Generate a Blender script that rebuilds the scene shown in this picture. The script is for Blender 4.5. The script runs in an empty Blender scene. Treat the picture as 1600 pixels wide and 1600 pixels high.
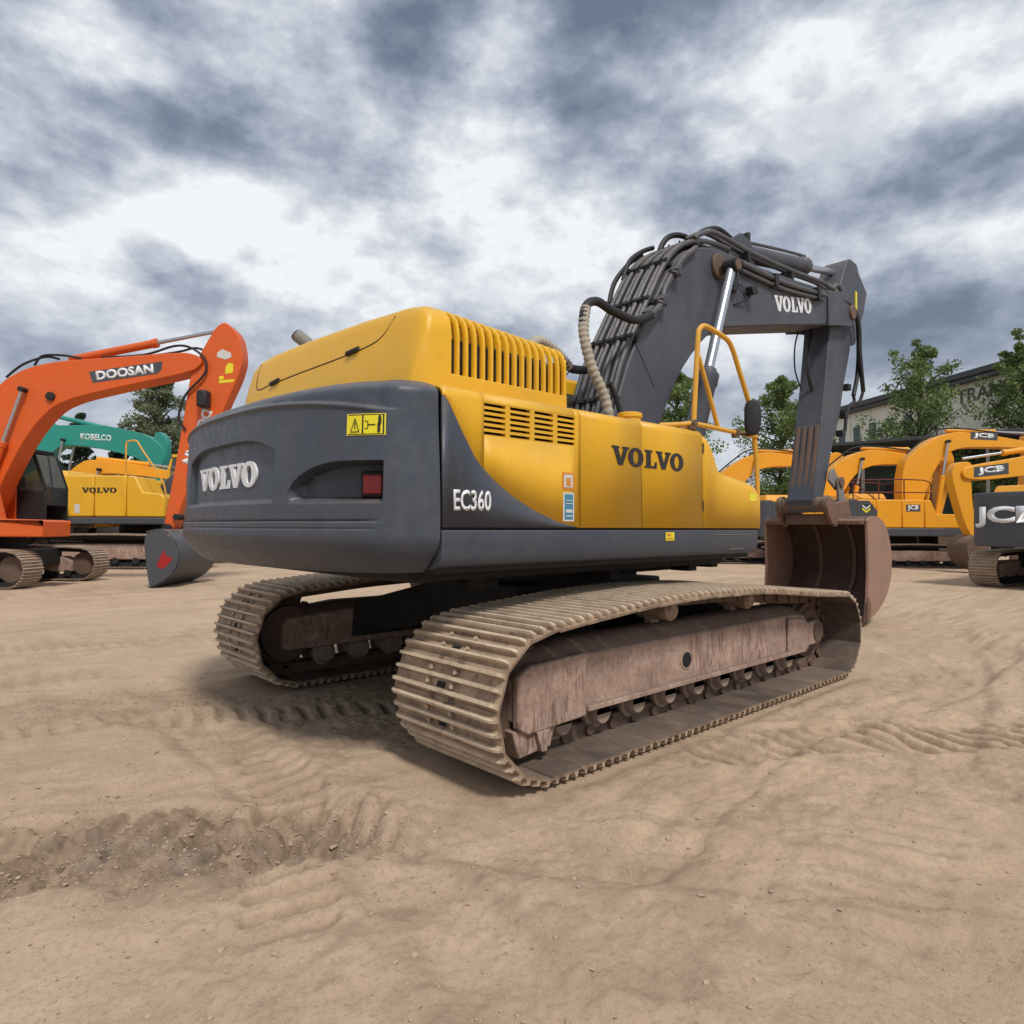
import bpy, bmesh, math, random
import numpy as np
from mathutils import Vector, Matrix
random.seed(7); rng = np.random.default_rng(7)
scene = bpy.context.scene
COL = scene.collection
R = math.radians
# ------------------------------------------------------------------ camera
YAW, PITCH, ROLL = R(47.31), R(1.23), R(.24)
CAM = Vector((-4.56, -4.47, 1.39))
AX = Vector((math.cos(YAW), math.sin(YAW), 0)); RT = Vector((math.sin(YAW), -math.cos(YAW), 0)); UP = Vector((0, 0, 1))
fw = AX*math.cos(PITCH) + UP*math.sin(PITCH); u0 = UP*math.cos(PITCH) - AX*math.sin(PITCH)
r2 = RT*math.cos(ROLL) + u0*math.sin(ROLL); u2 = u0*math.cos(ROLL) - RT*math.sin(ROLL)
cd = bpy.data.cameras.new('camera'); co = bpy.data.objects.new('camera', cd); COL.objects.link(co)
cd.sensor_width = 36; cd.lens = 1057/1600*36; cd.clip_start = .05; cd.clip_end = 5000
co.matrix_world = Matrix(((r2.x, u2.x, -fw.x, CAM.x), (r2.y, u2.y, -fw.y, CAM.y), (r2.z, u2.z, -fw.z, CAM.z), (0, 0, 0, 1)))
scene.camera = co
# ------------------------------------------------------------------ world: cloudy sky
SUN_EL, SUN_AZ = R(54), R(250)        # high sun behind thin cloud, behind and right of the photographer
w = bpy.data.worlds.new('World'); scene.world = w; w.use_nodes = True
nt = w.node_tree; nt.nodes.clear()
def N(t, typ, **kw):
    n = t.nodes.new(typ)
    for k, v in kw.items():
        if k.startswith('i_'): n.inputs[k[2:].replace('_', ' ')].default_value = v
        else: setattr(n, k, v)
    return n
def ramp(t, stops, interp='LINEAR'):
    n = t.nodes.new('ShaderNodeValToRGB'); cr = n.color_ramp; cr.interpolation = interp
    while len(cr.elements) < len(stops): cr.elements.new(.5)
    for e, (p, c) in zip(cr.elements, stops):
        e.position = p; e.color = (c[0], c[1], c[2], 1) if not isinstance(c, (int, float)) else (c, c, c, 1)
    return n
def build_world():
    L = nt.links.new
    out = N(nt, 'ShaderNodeOutputWorld'); bg = N(nt, 'ShaderNodeBackground')
    sky = N(nt, 'ShaderNodeTexSky'); sky.sky_type = 'NISHITA'; sky.sun_disc = False
    sky.sun_elevation = SUN_EL; sky.sun_rotation = R(90) - SUN_AZ
    sk = N(nt, 'ShaderNodeVectorMath', operation='SCALE'); L(sky.outputs[0], sk.inputs[0]); sk.inputs['Scale'].default_value = .08
    tc = N(nt, 'ShaderNodeTexCoord'); sep = N(nt, 'ShaderNodeSeparateXYZ'); L(tc.outputs['Generated'], sep.inputs[0])
    def noise(scale, detail, rough, off, dist=0.0):
        m = N(nt, 'ShaderNodeMapping'); L(tc.outputs['Generated'], m.inputs[0]); m.inputs['Location'].default_value = off; m.inputs['Scale'].default_value = (1, 1, 1.7)
        n = N(nt, 'ShaderNodeTexNoise'); L(m.outputs[0], n.inputs['Vector'])
        n.inputs['Scale'].default_value = scale; n.inputs['Detail'].default_value = detail; n.inputs['Roughness'].default_value = rough; n.inputs['Distortion'].default_value = dist
        return n
    n1 = noise(2.9, 14, .575, (CLX, CLY, 0), .05)
    nu = noise(2.9, 5, .5, (CLX, CLY, .16), .05)
    n2 = noise(1.1, 4, .5, (CLX + 3.1, CLY - 1.7, 2))
    n3 = noise(8.5, 10, .62, (1.3, .2, 5), .15)
    a = N(nt, 'ShaderNodeMath', operation='MULTIPLY'); L(n1.outputs['Fac'], a.inputs[0]); a.inputs[1].default_value = .62
    b = N(nt, 'ShaderNodeMath', operation='MULTIPLY_ADD'); L(n2.outputs['Fac'], b.inputs[0]); b.inputs[1].default_value = .30; L(a.outputs[0], b.inputs[2])
    c = N(nt, 'ShaderNodeMath', operation='MULTIPLY_ADD'); L(n3.outputs['Fac'], c.inputs[0]); c.inputs[1].default_value = .22; L(b.outputs[0], c.inputs[2])
    df = N(nt, 'ShaderNodeMath', operation='SUBTRACT'); L(n1.outputs['Fac'], df.inputs[0]); L(nu.outputs['Fac'], df.inputs[1])
    c2 = N(nt, 'ShaderNodeMath', operation='MULTIPLY_ADD'); L(df.outputs[0], c2.inputs[0]); c2.inputs[1].default_value = .85; L(c.outputs[0], c2.inputs[2]); c = c2
    cl = ramp(nt, [(.34, (.135, .17, .235)), (.44, (.215, .255, .33)), (.51, (.315, .36, .44)), (.58, (.46, .50, .57)), (.71, (.78, .80, .825))])
    L(c.outputs[0], cl.inputs[0])
    # bright haze low down
    hz = ramp(nt, [(0.0, .55), (.10, .32), (.30, 0.0)]); L(sep.outputs[2], hz.inputs[0])
    m1 = N(nt, 'ShaderNodeMix', data_type='RGBA'); L(hz.outputs[0], m1.inputs[0]); L(cl.outputs[0], m1.inputs[6]); m1.inputs[7].default_value = (.46, .51, .58, 1)
    # thin blue gaps
    gp = ramp(nt, [(.60, 0.0), (.70, .55)]); L(n1.outputs['Fac'], gp.inputs[0])
    m2 = N(nt, 'ShaderNodeMix', data_type='RGBA'); L(gp.outputs[0], m2.inputs[0]); L(m1.outputs[2], m2.inputs[6]); L(sk.outputs[0], m2.inputs[7])
    L(m2.outputs[2], bg.inputs[0]); bg.inputs[1].default_value = 1.0; L(bg.outputs[0], out.inputs[0])
CLX, CLY = 5.1, 0.4
build_world()
# ------------------------------------------------------------------ sun behind cloud
sd = bpy.data.lights.new('sun', 'SUN'); sd.energy = 2.4; sd.angle = R(10); sd.color = (1, .95, .88)
so = bpy.data.objects.new('sun', sd); COL.objects.link(so)
sdir = Vector((math.cos(SUN_EL)*math.cos(SUN_AZ), math.cos(SUN_EL)*math.sin(SUN_AZ), math.sin(SUN_EL)))
so.rotation_euler = sdir.to_track_quat('Z', 'Y').to_euler(); so.location = (0, 0, 30)
scene.view_settings.view_transform = 'Standard'; scene.view_settings.look = 'None'
scene.view_settings.exposure = 0.20; scene.view_settings.gamma = 1; scene.view_settings.use_curve_mapping = False
scene.render.engine = 'CYCLES'

# ------------------------------------------------------------------ materials
MATS = {}
def newmat(name):
    m = bpy.data.materials.new(name); m.use_nodes = True; t = m.node_tree
    return m, t, t.nodes['Principled BSDF'], t.links.new
def mixc(t, fac, a, b, mode='MIX'):
    n = N(t, 'ShaderNodeMix', data_type='RGBA', blend_type=mode)
    for s, v in ((0, fac), (6, a), (7, b)):
        if hasattr(v, 'links'): t.links.new(v, n.inputs[s])
        elif isinstance(v, (tuple, list)): n.inputs[s].default_value = (*v[:3], 1)
        else: n.inputs[s].default_value = v
    return n.outputs[2]
def tnoise(t, scale, detail=5, rough=.55, stretch=None, coord='Object', dist=0):
    tc = N(t, 'ShaderNodeTexCoord'); o = tc.outputs[coord]
    if stretch:
        m = N(t, 'ShaderNodeMapping'); t.links.new(o, m.inputs[0]); m.inputs['Scale'].default_value = stretch; o = m.outputs[0]
    n = N(t, 'ShaderNodeTexNoise'); t.links.new(o, n.inputs['Vector'])
    n.inputs['Scale'].default_value = scale; n.inputs['Detail'].default_value = detail; n.inputs['Roughness'].default_value = rough; n.inputs['Distortion'].default_value = dist
    return n.outputs['Fac']
def rmp(t, o, *stops):
    n = ramp(t, stops); t.links.new(o, n.inputs[0]); return n.outputs[0]
def updust(t, lo=.3, hi=.95):
    g = N(t, 'ShaderNodeNewGeometry'); s = N(t, 'ShaderNodeSeparateXYZ'); t.links.new(g.outputs['Normal'], s.inputs[0])
    return rmp(t, s.outputs[2], (lo, 0.0), (hi, 1.0))
def mul(t, a, b):
    n = N(t, 'ShaderNodeMath', operation='MULTIPLY')
    for i, v in enumerate((a, b)):
        if hasattr(v, 'links'): t.links.new(v, n.inputs[i])
        else: n.inputs[i].default_value = v
    return n.outputs[0]
def bump(t, bs, h, strength, dist=.01):
    b = N(t, 'ShaderNodeBump'); b.inputs['Strength'].default_value = strength; b.inputs['Distance'].default_value = dist
    t.links.new(h, b.inputs['Height']); t.links.new(b.outputs[0], bs.inputs['Normal'])
DUST = (.36, .27, .19)
def paint(name, base, rough=.42, dust=.5, wear=.35, streak=.0, streakcol=(.12, .07, .045), metallic=0, scale=1.0, bumpy=.05):
    m, t, bs, L = newmat(name)
    big = rmp(t, tnoise(t, 1.6*scale, 6, .6), (.35, 0.0), (.7, 1.0))
    fine = rmp(t, tnoise(t, 14*scale, 6, .65), (.42, 0.0), (.75, 1.0))
    c = mixc(t, mul(t, big, wear), base, tuple(min(1, x*.62 + .02) for x in base))
    c = mixc(t, mul(t, fine, wear*.5), c, tuple(min(1, x*1.15 + .03) for x in base))
    scuff = rmp(t, tnoise(t, 3.1*scale, 8, .7, (.5, .5, 1.3), dist=.6), (.55, 0.0), (.70, 1.0)); c = mixc(t, mul(t, scuff, wear*.45), c, tuple(min(1, x*1.05 + .055) for x in base))
    chip = rmp(t, tnoise(t, 48*scale, 3, .5), (.715, 0.0), (.735, 1.0)); c = mixc(t, mul(t, chip, min(1, wear*1.4)), c, (.06, .045, .035))
    if streak > 0:
        st = rmp(t, tnoise(t, 5*scale, 7, .65, (3.2, 3.2, .22)), (.50, 0.0), (.66, 1.0))
        c = mixc(t, mul(t, st, streak), c, streakcol)
    if dust > 0:
        up = updust(t); d2 = rmp(t, tnoise(t, 5*scale, 6, .6), (.3, .35), (.7, 1.0))
        c = mixc(t, mul(t, mul(t, up, d2), dust), c, DUST)
        film = rmp(t, tnoise(t, 2.7*scale, 7, .62, (1, 1, .6)), (.45, 0.0), (.8, 1.0))
        c = mixc(t, mul(t, film, dust*.28), c, DUST)
    L(c, bs.inputs['Base Color'])
    rr = rmp(t, fine, (0, rough), (1, min(1, rough + .22))); L(rr, bs.inputs['Roughness'])
    bs.inputs['Metallic'].default_value = metallic
    if bumpy: bump(t, bs, tnoise(t, 60*scale, 4, .6), bumpy, .004)
    MATS[name] = m; return m
def flat(name, base, rough=.5, metallic=0, emit=None):
    m, t, bs, L = newmat(name)
    n = rmp(t, tnoise(t, 9, 4), (.3, 0.0), (.75, 1.0))
    L(mixc(t, mul(t, n, .25), base, tuple(x*.7 for x in base)), bs.inputs['Base Color'])
    bs.inputs['Roughness'].default_value = rough; bs.inputs['Metallic'].default_value = metallic
    MATS[name] = m; return m
yellow = paint('yellow_paint', (.78, .425, .011), .40, .35, .26, .04, (.40, .20, .03))
yellow_d = paint('yellow_rail_paint', (.70, .36, .03), .5, .35, .35)
slate = paint('slate_paint', (.048, .060, .086), .40, .25, .8, .0, (.13, .125, .125), bumpy=.12)
boomgrey = paint('boom_grey_paint', (.050, .058, .080), .5, .35, .9, .0, (.14, .12, .11), bumpy=.1)
steelpipe = paint('pipe_grey', (.055, .058, .068), .42, .5, .4)
dark = paint('dark_iron', (.010, .0095, .0095), .75, .12, .3)
black = flat('black_rubber', (.014, .014, .016), .6)
seamm = flat('seam_black', (.008, .008, .008), .8)
chrome = flat('chrome_rod', (.55, .57, .60), .32, 1.0)
white = flat('white_letter', (.78, .80, .82), .45)
blackletter = flat('black_letter', (.02, .017, .014), .5)
bucketshade = paint('bucket_inside_shade', (.060, .028, .020), .8, .3, .6, .0, scale=2, bumpy=.3)  # shell colour darkened to carry the shade inside the bucket
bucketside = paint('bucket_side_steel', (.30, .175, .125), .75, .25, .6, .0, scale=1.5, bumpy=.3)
redlens = flat('red_lens', (.36, .012, .012), .25)
signyellow = flat('sign_yellow', (.80, .70, .02), .4)
blue = flat('sticker_blue', (.05, .22, .36), .5)
palewhite = flat('sticker_white', (.62, .62, .58), .5)
orangest = flat('sticker_orange', (.65, .25, .03), .5)
wrap = paint('hose_wrap', (.40, .36, .30), .8, .3, .6, scale=3)
bronze = paint('dirty_brown_steel', (.125, .075, .052), .72, .5, .55, .05, (.30, .20, .14), scale=2)
bucketm = paint('bucket_steel', (.17, .088, .060), .7, .45, .75, .06, (.33, .23, .17), bumpy=.3, scale=1.6)
linkgrey = paint('worn_grey_steel', (.20, .19, .18), .6, .4, .5)
orange = paint('orange_paint', (.68, .105, .008), .42, .2, .25, .0, (.35, .08, .02))
jcby = paint('amber_paint', (.82, .355, .010), .42, .2, .2)
teal = paint('teal_paint', (.012, .27, .22), .42, .2, .25)
cwgrey = paint('charcoal_paint', (.055, .062, .075), .45, .25, .3)
cream = paint('cream_cladding', (.76, .75, .64), .7, .1, .3, .25, (.38, .37, .31), scale=.15)
roofm = flat('dark_roof', (.05, .055, .06), .6)
barkm = paint('bark', (.10, .075, .05), .9, 0, .5, bumpy=.3)
def shoe_material(name, tan=(.45, .335, .225)):
    m, t, bs, L = newmat(name)
    oi = N(t, 'ShaderNodeObjectInfo')
    tc = N(t, 'ShaderNodeTexCoord'); ad = N(t, 'ShaderNodeVectorMath', operation='ADD'); L(tc.outputs['Object'], ad.inputs[0])
    sc = N(t, 'ShaderNodeVectorMath', operation='SCALE'); cb = N(t, 'ShaderNodeCombineXYZ'); L(oi.outputs['Random'], cb.inputs[0]); L(oi.outputs['Random'], cb.inputs[1]); L(cb.outputs[0], sc.inputs[0]); sc.inputs['Scale'].default_value = 40
    L(sc.outputs[0], ad.inputs[1])
    def nz(s, d=6, r=.6):
        n = N(t, 'ShaderNodeTexNoise'); L(ad.outputs[0], n.inputs['Vector']); n.inputs['Scale'].default_value = s; n.inputs['Detail'].default_value = d; n.inputs['Roughness'].default_value = r; return n.outputs['Fac']
    c = mixc(t, rmp(t, nz(5), (.42, 0.0), (.66, 1.0)), tan, (.24, .165, .115))
    c = mixc(t, rmp(t, nz(17), (.55, 0.0), (.72, 1.0)), c, (.085, .05, .036))
    c = mixc(t, mul(t, oi.outputs['Random'], .35), c, (.30, .20, .13))
    sp = N(t, 'ShaderNodeSeparateXYZ'); L(tc.outputs['Object'], sp.inputs[0]); hz_ = N(t, 'ShaderNodeMath', operation='MULTIPLY'); L(sp.outputs[2], hz_.inputs[0]); hz_.inputs[1].default_value = 25
    worn = rmp(t, hz_.outputs[0], (.45, 0.0), (.85, 1.0)); c = mixc(t, mul(t, worn, mul(t, rmp(t, nz(9), (.3, .3), (.6, 1.0)), .75)), c, (.66, .54, .40))
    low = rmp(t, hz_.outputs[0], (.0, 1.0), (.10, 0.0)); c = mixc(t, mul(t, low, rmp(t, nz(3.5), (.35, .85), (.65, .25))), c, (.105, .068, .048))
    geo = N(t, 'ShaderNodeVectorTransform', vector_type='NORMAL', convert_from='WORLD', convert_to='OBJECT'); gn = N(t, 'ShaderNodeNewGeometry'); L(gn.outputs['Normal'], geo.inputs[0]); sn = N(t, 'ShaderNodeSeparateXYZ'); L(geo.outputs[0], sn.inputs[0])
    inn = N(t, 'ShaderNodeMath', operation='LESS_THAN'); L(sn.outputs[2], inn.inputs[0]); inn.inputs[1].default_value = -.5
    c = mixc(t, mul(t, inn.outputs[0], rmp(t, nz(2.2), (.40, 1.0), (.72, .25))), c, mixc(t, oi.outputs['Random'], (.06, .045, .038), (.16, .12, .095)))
    L(c, bs.inputs['Base Color']); bs.inputs['Roughness'].default_value = .8
    bump(t, bs, nz(45), .35, .006)
    return m
rollerm = paint('roller_steel', (.34, .25, .19), .7, .3, .8, scale=3)
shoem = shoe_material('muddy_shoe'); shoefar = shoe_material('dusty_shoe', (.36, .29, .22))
def frame_material():
    m, t, bs, L = newmat('rusty_track_frame')
    c = mixc(t, rmp(t, tnoise(t, 4, 8, .68, dist=.5), (.36, 0.0), (.66, 1.0)), (.47, .335, .27), (.29, .195, .15))
    c = mixc(t, mul(t, rmp(t, tnoise(t, 26, 6, .7), (.48, 0.0), (.66, 1.0)), .55), c, (.19, .115, .085))
    zone = rmp(t, tnoise(t, 1.5, 5, .65, (1, 1, .8), dist=.6), (.44, 0.0), (.58, 1.0))
    st = rmp(t, tnoise(t, 8, 5, .6, (3.0, 3.0, .5), dist=1.6), (.48, 0.0), (.64, 1.0))
    c = mixc(t, mul(t, mul(t, st, zone), .75), c, (.12, .058, .04))
    st2 = rmp(t, tnoise(t, 10, 6, .65, (2.5, 2.5, .6), dist=1.5), (.64, 0.0), (.70, 1.0))
    c = mixc(t, mul(t, st2, .6), c, (.50, .40, .32))
    c = mixc(t, mul(t, updust(t), .5), c, (.16, .12, .09))
    L(c, bs.inputs['Base Color']); bs.inputs['Roughness'].default_value = .75
    bump(t, bs, tnoise(t, 40, 5, .65), .3, .006); return m
framem = frame_material()
def glass_material():
    m, t, bs, L = newmat('tinted_glass')
    bs.inputs['Base Color'].default_value = (.30, .36, .36, 1); bs.inputs['Roughness'].default_value = .04
    bs.inputs['Transmission Weight'].default_value = .85; bs.inputs['IOR'].default_value = 1.3; return m
glass = glass_material()

# ------------------------------------------------------------------ mesh builder
class MB:
    def __init__(s): s.v = []; s.f = []
    def add(s, v, f):
        o = len(s.v); s.v += [tuple(p) for p in v]; s.f += [tuple(i + o for i in q) for q in f]; return s
    def box(s, x0, x1, y0, y1, z0, z1, M=None):
        v = [(x, y, z) for x in (x0, x1) for y in (y0, y1) for z in (z0, z1)]
        if M: v = [tuple(M @ Vector(p)) for p in v]
        return s.add(v, [(0, 1, 3, 2), (4, 6, 7, 5), (0, 4, 5, 1), (2, 3, 7, 6), (0, 2, 6, 4), (1, 5, 7, 3)])
    def prism(s, poly, y0, y1):                    # polygon in XZ, thickness along Y
        n = len(poly); a = sum(poly[i][0]*poly[(i+1) % n][1] - poly[(i+1) % n][0]*poly[i][1] for i in range(n))
        if a < 0: poly = poly[::-1]
        v = [(x, y0, z) for x, z in poly] + [(x, y1, z) for x, z in poly]
        return s.add(v, [tuple(range(n)), tuple(range(2*n - 1, n - 1, -1))] + [(i, i + n, (i+1) % n + n, (i+1) % n) for i in range(n)])
    def loft(s, rings, caps=True, closed=True):
        n = len(rings[0]); o = []
        v = [p for r in rings for p in r]
        for k in range(len(rings) - 1):
            for i in range(n if closed else n - 1):
                j = (i+1) % n; o.append((k*n + i, k*n + j, (k+1)*n + j, (k+1)*n + i))
        if caps: o += [tuple(range(n))[::-1], tuple(range((len(rings)-1)*n, len(rings)*n))]
        return s.add(v, o)
    def cyl(s, p0, p1, r0, r1=None, n=14, caps=True):
        p0, p1 = Vector(p0), Vector(p1); r1 = r0 if r1 is None else r1
        q = (p1 - p0).to_track_quat('Z', 'Y'); rings = []
        for p, r in ((p0, r0), (p1, r1)):
            rings.append([tuple(p + q @ Vector((r*math.cos(2*math.pi*i/n), r*math.sin(2*math.pi*i/n), 0))) for i in range(n)])
        return s.loft(rings, caps)
    def lathe(s, p0, p1, prof, n=18):               # prof = [(t along axis in m, radius)]
        p0, p1 = Vector(p0), Vector(p1); d = (p1 - p0).normalized(); q = d.to_track_quat('Z', 'Y')
        return s.loft([[tuple(p0 + d*t + q @ Vector((r*math.cos(2*math.pi*i/n), r*math.sin(2*math.pi*i/n), 0))) for i in range(n)] for t, r in prof])
    def tube(s, pts, r, n=8, sub=5):
        P = [Vector(p) for p in pts]
        if sub > 1 and len(P) > 2:
            Q = []
            for i in range(len(P) - 1):
                a, b, c, d = P[max(0, i-1)], P[i], P[i+1], P[min(len(P)-1, i+2)]
                for k in range(sub):
                    t = k/sub
                    Q.append(.5*((2*b) + (c - a)*t + (2*a - 5*b + 4*c - d)*t*t + (3*b - a - 3*c + d)*t**3))
            P = Q + [P[-1]]
        rings = []; T = (P[1] - P[0]).normalized(); ref = Vector((0, 0, 1)) if abs(T.z) < .9 else Vector((1, 0, 0))
        nrm = (ref - T*ref.dot(T)).normalized()
        for i, p in enumerate(P):
            T = (P[min(i+1, len(P)-1)] - P[max(i-1, 0)]).normalized()
            nrm = nrm - T*nrm.dot(T)
            nrm = nrm.normalized() if nrm.length > 1e-6 else T.orthogonal().normalized()
            b = T.cross(nrm)
            rr = r(i/(len(P)-1)) if callable(r) else r
            rings.append([tuple(p + (nrm*math.cos(2*math.pi*k/n) + b*math.sin(2*math.pi*k/n))*rr) for k in range(n)])
        return s.loft(rings)
    def mesh(s, name):
        me = bpy.data.meshes.new(name); me.from_pydata(s.v, [], s.f)
        b = bmesh.new(); b.from_mesh(me); bmesh.ops.recalc_face_normals(b, faces=b.faces); b.to_mesh(me); b.free()
        return me
    def obj(s, name, mat, parent=None, bev=0, smooth=38, seg=2):
        return mkobj(name, s.mesh(name), mat, parent, bev, smooth, seg)
def mkobj(name, me, mat, parent=None, bev=0, smooth=38, seg=2):
    if mat and not me.materials: me.materials.append(mat)
    if smooth:
        me.polygons.foreach_set('use_smooth', [True]*len(me.polygons)); me.set_sharp_from_angle(angle=R(smooth))
    o = bpy.data.objects.new(name, me); COL.objects.link(o)
    if parent: o.parent = parent
    if bev:
        m = o.modifiers.new('bevel', 'BEVEL'); m.width = bev; m.segments = seg; m.limit_method = 'ANGLE'; m.angle_limit = R(35)
    return o
def thing(name, label, cat, loc=(0, 0, 0), rz=0, group=None, scale=1):
    o = bpy.data.objects.new(name, None); COL.objects.link(o); o.location = loc; o.rotation_euler = (0, 0, rz); o.scale = (scale,)*3
    o['label'] = label; o['category'] = cat
    if group: o['group'] = group
    return o
def tag(o, label, cat, group=None):
    o['label'] = label; o['category'] = cat
    if group: o['group'] = group
    return o
def round_poly(P, it=2, c=.25):
    for _ in range(it):
        Q = []
        for i in range(len(P)):
            a, b = P[i], P[(i+1) % len(P)]; Q += [(a[0]*(1-c) + b[0]*c, a[1]*(1-c) + b[1]*c), (a[0]*c + b[0]*(1-c), a[1]*c + b[1]*(1-c))]
        P = Q
    return P
def round_line(P, it=2):
    for _ in range(it):
        Q = [P[0]]
        for a, b in zip(P[:-1], P[1:]): Q += [(a[0]*.75 + b[0]*.25, a[1]*.75 + b[1]*.25), (a[0]*.25 + b[0]*.75, a[1]*.25 + b[1]*.75)]
        P = Q + [P[-1]]
    return P
# ---- lettering
def text_mesh(body, w_, h_, bold=0.0, thick=.004, spacing=1.0):
    cu = bpy.data.curves.new('t', 'FONT'); cu.body = body; cu.offset = bold; cu.space_character = spacing; cu.resolution_u = 3
    o = bpy.data.objects.new('t', cu); COL.objects.link(o); bpy.context.view_layer.update()
    me = bpy.data.meshes.new_from_object(o.evaluated_get(bpy.context.evaluated_depsgraph_get()))
    bpy.data.objects.remove(o)
    b = bmesh.new(); b.from_mesh(me)
    xs = [v.co.x for v in b.verts]; ys = [v.co.y for v in b.verts]; x0, y0 = min(xs), min(ys); sx, sy = w_/(max(xs)-x0), h_/(max(ys)-y0)
    for v in b.verts: v.co = ((v.co.x-x0)*sx - w_/2, (v.co.y-y0)*sy - h_/2, 0)
    r = bmesh.ops.extrude_face_region(b, geom=b.faces[:])
    for e in r['geom']:
        if isinstance(e, bmesh.types.BMVert): e.co.z += thick
    bmesh.ops.recalc_face_normals(b, faces=b.faces); b.to_mesh(me); b.free(); return me
SER = {'V': [(0, 1), (.42, 1), (.42, .89), (.345, .89), (.52, .36), (.665, .89), (.59, .89), (.59, 1), (.98, 1), (.98, .89), (.90, .89), (.62, 0), (.37, 0), (.08, .89), (0, .89)],
       'L': [(0, 1), (.48, 1), (.48, .89), (.38, .89), (.38, .12), (.58, .12), (.66, .36), (.77, .36), (.75, 0), (0, 0), (0, .11), (.10, .11), (.10, .89), (0, .89)]}
def serif_glyph(ch, thick):
    m = MB()
    if ch == 'O':
        n = 28; o_ = [(.45 + .45*math.cos(2*math.pi*i/n), .5 + .53*math.sin(2*math.pi*i/n)) for i in range(n)]
        i_ = [(.45 + .17*math.cos(2*math.pi*i/n), .5 + .37*math.sin(2*math.pi*i/n)) for i in range(n)]
        v = [(x, y, z) for z in (0, thick) for x, y in o_ + i_]; f = []
        for i in range(n):
            j = (i+1) % n; k = 2*n
            f += [(i, j, n+j, n+i), (k+i, k+n+i, k+n+j, k+j), (i, k+i, k+j, j), (n+i, n+j, k+n+j, k+n+i)]
        m.add(v, f); return m, .90
    P = SER[ch]; n = len(P)
    m.add([(x, y, 0) for x, y in P] + [(x, y, thick) for x, y in P], [tuple(range(n)), tuple(range(2*n-1, n-1, -1))] + [(i, (i+1) % n, (i+1) % n + n, i+n) for i in range(n)])
    return m, (.98 if ch == 'V' else .77)
def serif_word(w_, h_, thick, place):             # place(x along word, y) -> 4x4 for a letter whose centre is at x
    adv = [('V', 0), ('O', .93), ('L', 1.90), ('V', 2.60), ('O', 3.53)]; tot = 4.43; m = MB()
    for ch, x in adv:
        g, gw = serif_glyph(ch, thick); M = place(((x + gw/2)/tot - .5)*w_)
        m.add([tuple(M @ Vector(((p[0]-gw/2)/tot*w_, (p[1]-.5)*h_, p[2]))) for p in g.v], g.f)
    return m
def side_matrix(x, y, z, slope=0.0):               # letters facing -Y, reading toward +X
    X = Vector((math.cos(slope), 0, math.sin(slope))); Y = Vector((-math.sin(slope), 0, math.cos(slope))); Z = X.cross(Y)
    M = Matrix((( X.x, Y.x, Z.x, x), (X.y, Y.y, Z.y, y), (X.z, Y.z, Z.z, z), (0, 0, 0, 1))); return M
def text_part(body, w_, h_, mat, parent, M, bold=.02, thick=.004, name='lettering'):
    me = text_mesh(body, w_, h_, bold, thick); me.transform(M); return mkobj(name, me, mat, parent, smooth=0)

# ------------------------------------------------------------------ crawler track
def resample(pts, n):
    P = np.array(pts + [pts[0]], float); d = np.r_[0, np.cumsum(np.hypot(*np.diff(P, axis=0).T))]; L = d[-1]
    s = (np.arange(n) + .5)*L/n
    def at(q): q = q % L; return np.stack([np.interp(q, d, P[:, 0]), np.interp(q, d, P[:, 1])], -1)
    p = at(s); h = L/n*.42; t = at(s + h) - at(s - h); t /= np.hypot(t[:, 0], t[:, 1])[:, None]
    return p, t, L/n
def track_loop(xf, xr, rf, rr, top):
    P = [(x, 0) for x in np.linspace(xr, xf, 30)]
    P += [(xf + rf*math.sin(a), rf - rf*math.cos(a)) for a in np.linspace(0, math.pi, 26)[1:]]
    a = [(xf, 2*rf)] + top + [(xr, 2*rr)]
    ax_, az_ = zip(*a); xs = np.linspace(xf, xr, 40)[1:-1]
    P += [(x, float(np.interp(-x, [-q for q in ax_], az_))) for x in xs]
    P += [(xr - rr*math.sin(a), rr + rr*math.cos(a)) for a in np.linspace(0, math.pi, 26)[:-1]]
    return P
def smooth_loop(P, it=6):
    A = np.array(P); base = A.copy()
    for _ in range(it):
        B = (np.roll(A, 1, 0) + 2*A + np.roll(A, -1, 0))/4; A = np.where((base[:, 1] < .001)[:, None], A, B)
    return [tuple(p) for p in A]
def shoe_mesh(pitch, width, detail=True, mat=None):
    p = pitch; h = .042 if detail else .03; m = MB()
    prof = [(-.485*p, -.012), (-.485*p, .002)]
    for b_ in (-.34, -.01, .32): prof += [(b_*p - .07*p, .004), (b_*p - .035*p, h), (b_*p + .03*p, h), (b_*p + .065*p, .004)]
    prof += [(.49*p, -.006), (.49*p, -.014)]
    ys = [(-.5, .72), (-.465, 1), (.465, 1), (.5, .72)]
    rings = [[(x, y*width, z*(k if z > .01 else 1)) for x, z in prof] for y, k in ys]
    m.loft(rings)
    if detail:
        for sx, yy in ((-.175, -.085), (-.175, .055), (.155, -.085), (.155, .055)):
            m.cyl((sx*p, yy*width/.6, .001), (sx*p, yy*width/.6, .026), .018, .015, 6)
        for yy in (-.015,):
            m.box(.10*p, .24*p, (yy-.022)*width/.6, (yy+.022)*width/.6, .005, .0095)
    me = m.mesh('shoe')
    if mat: me.materials.append(mat)
    if detail:
        me.materials.append(seamm)
        for q in me.polygons[-6:]: q.material_index = 1
    return me
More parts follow.
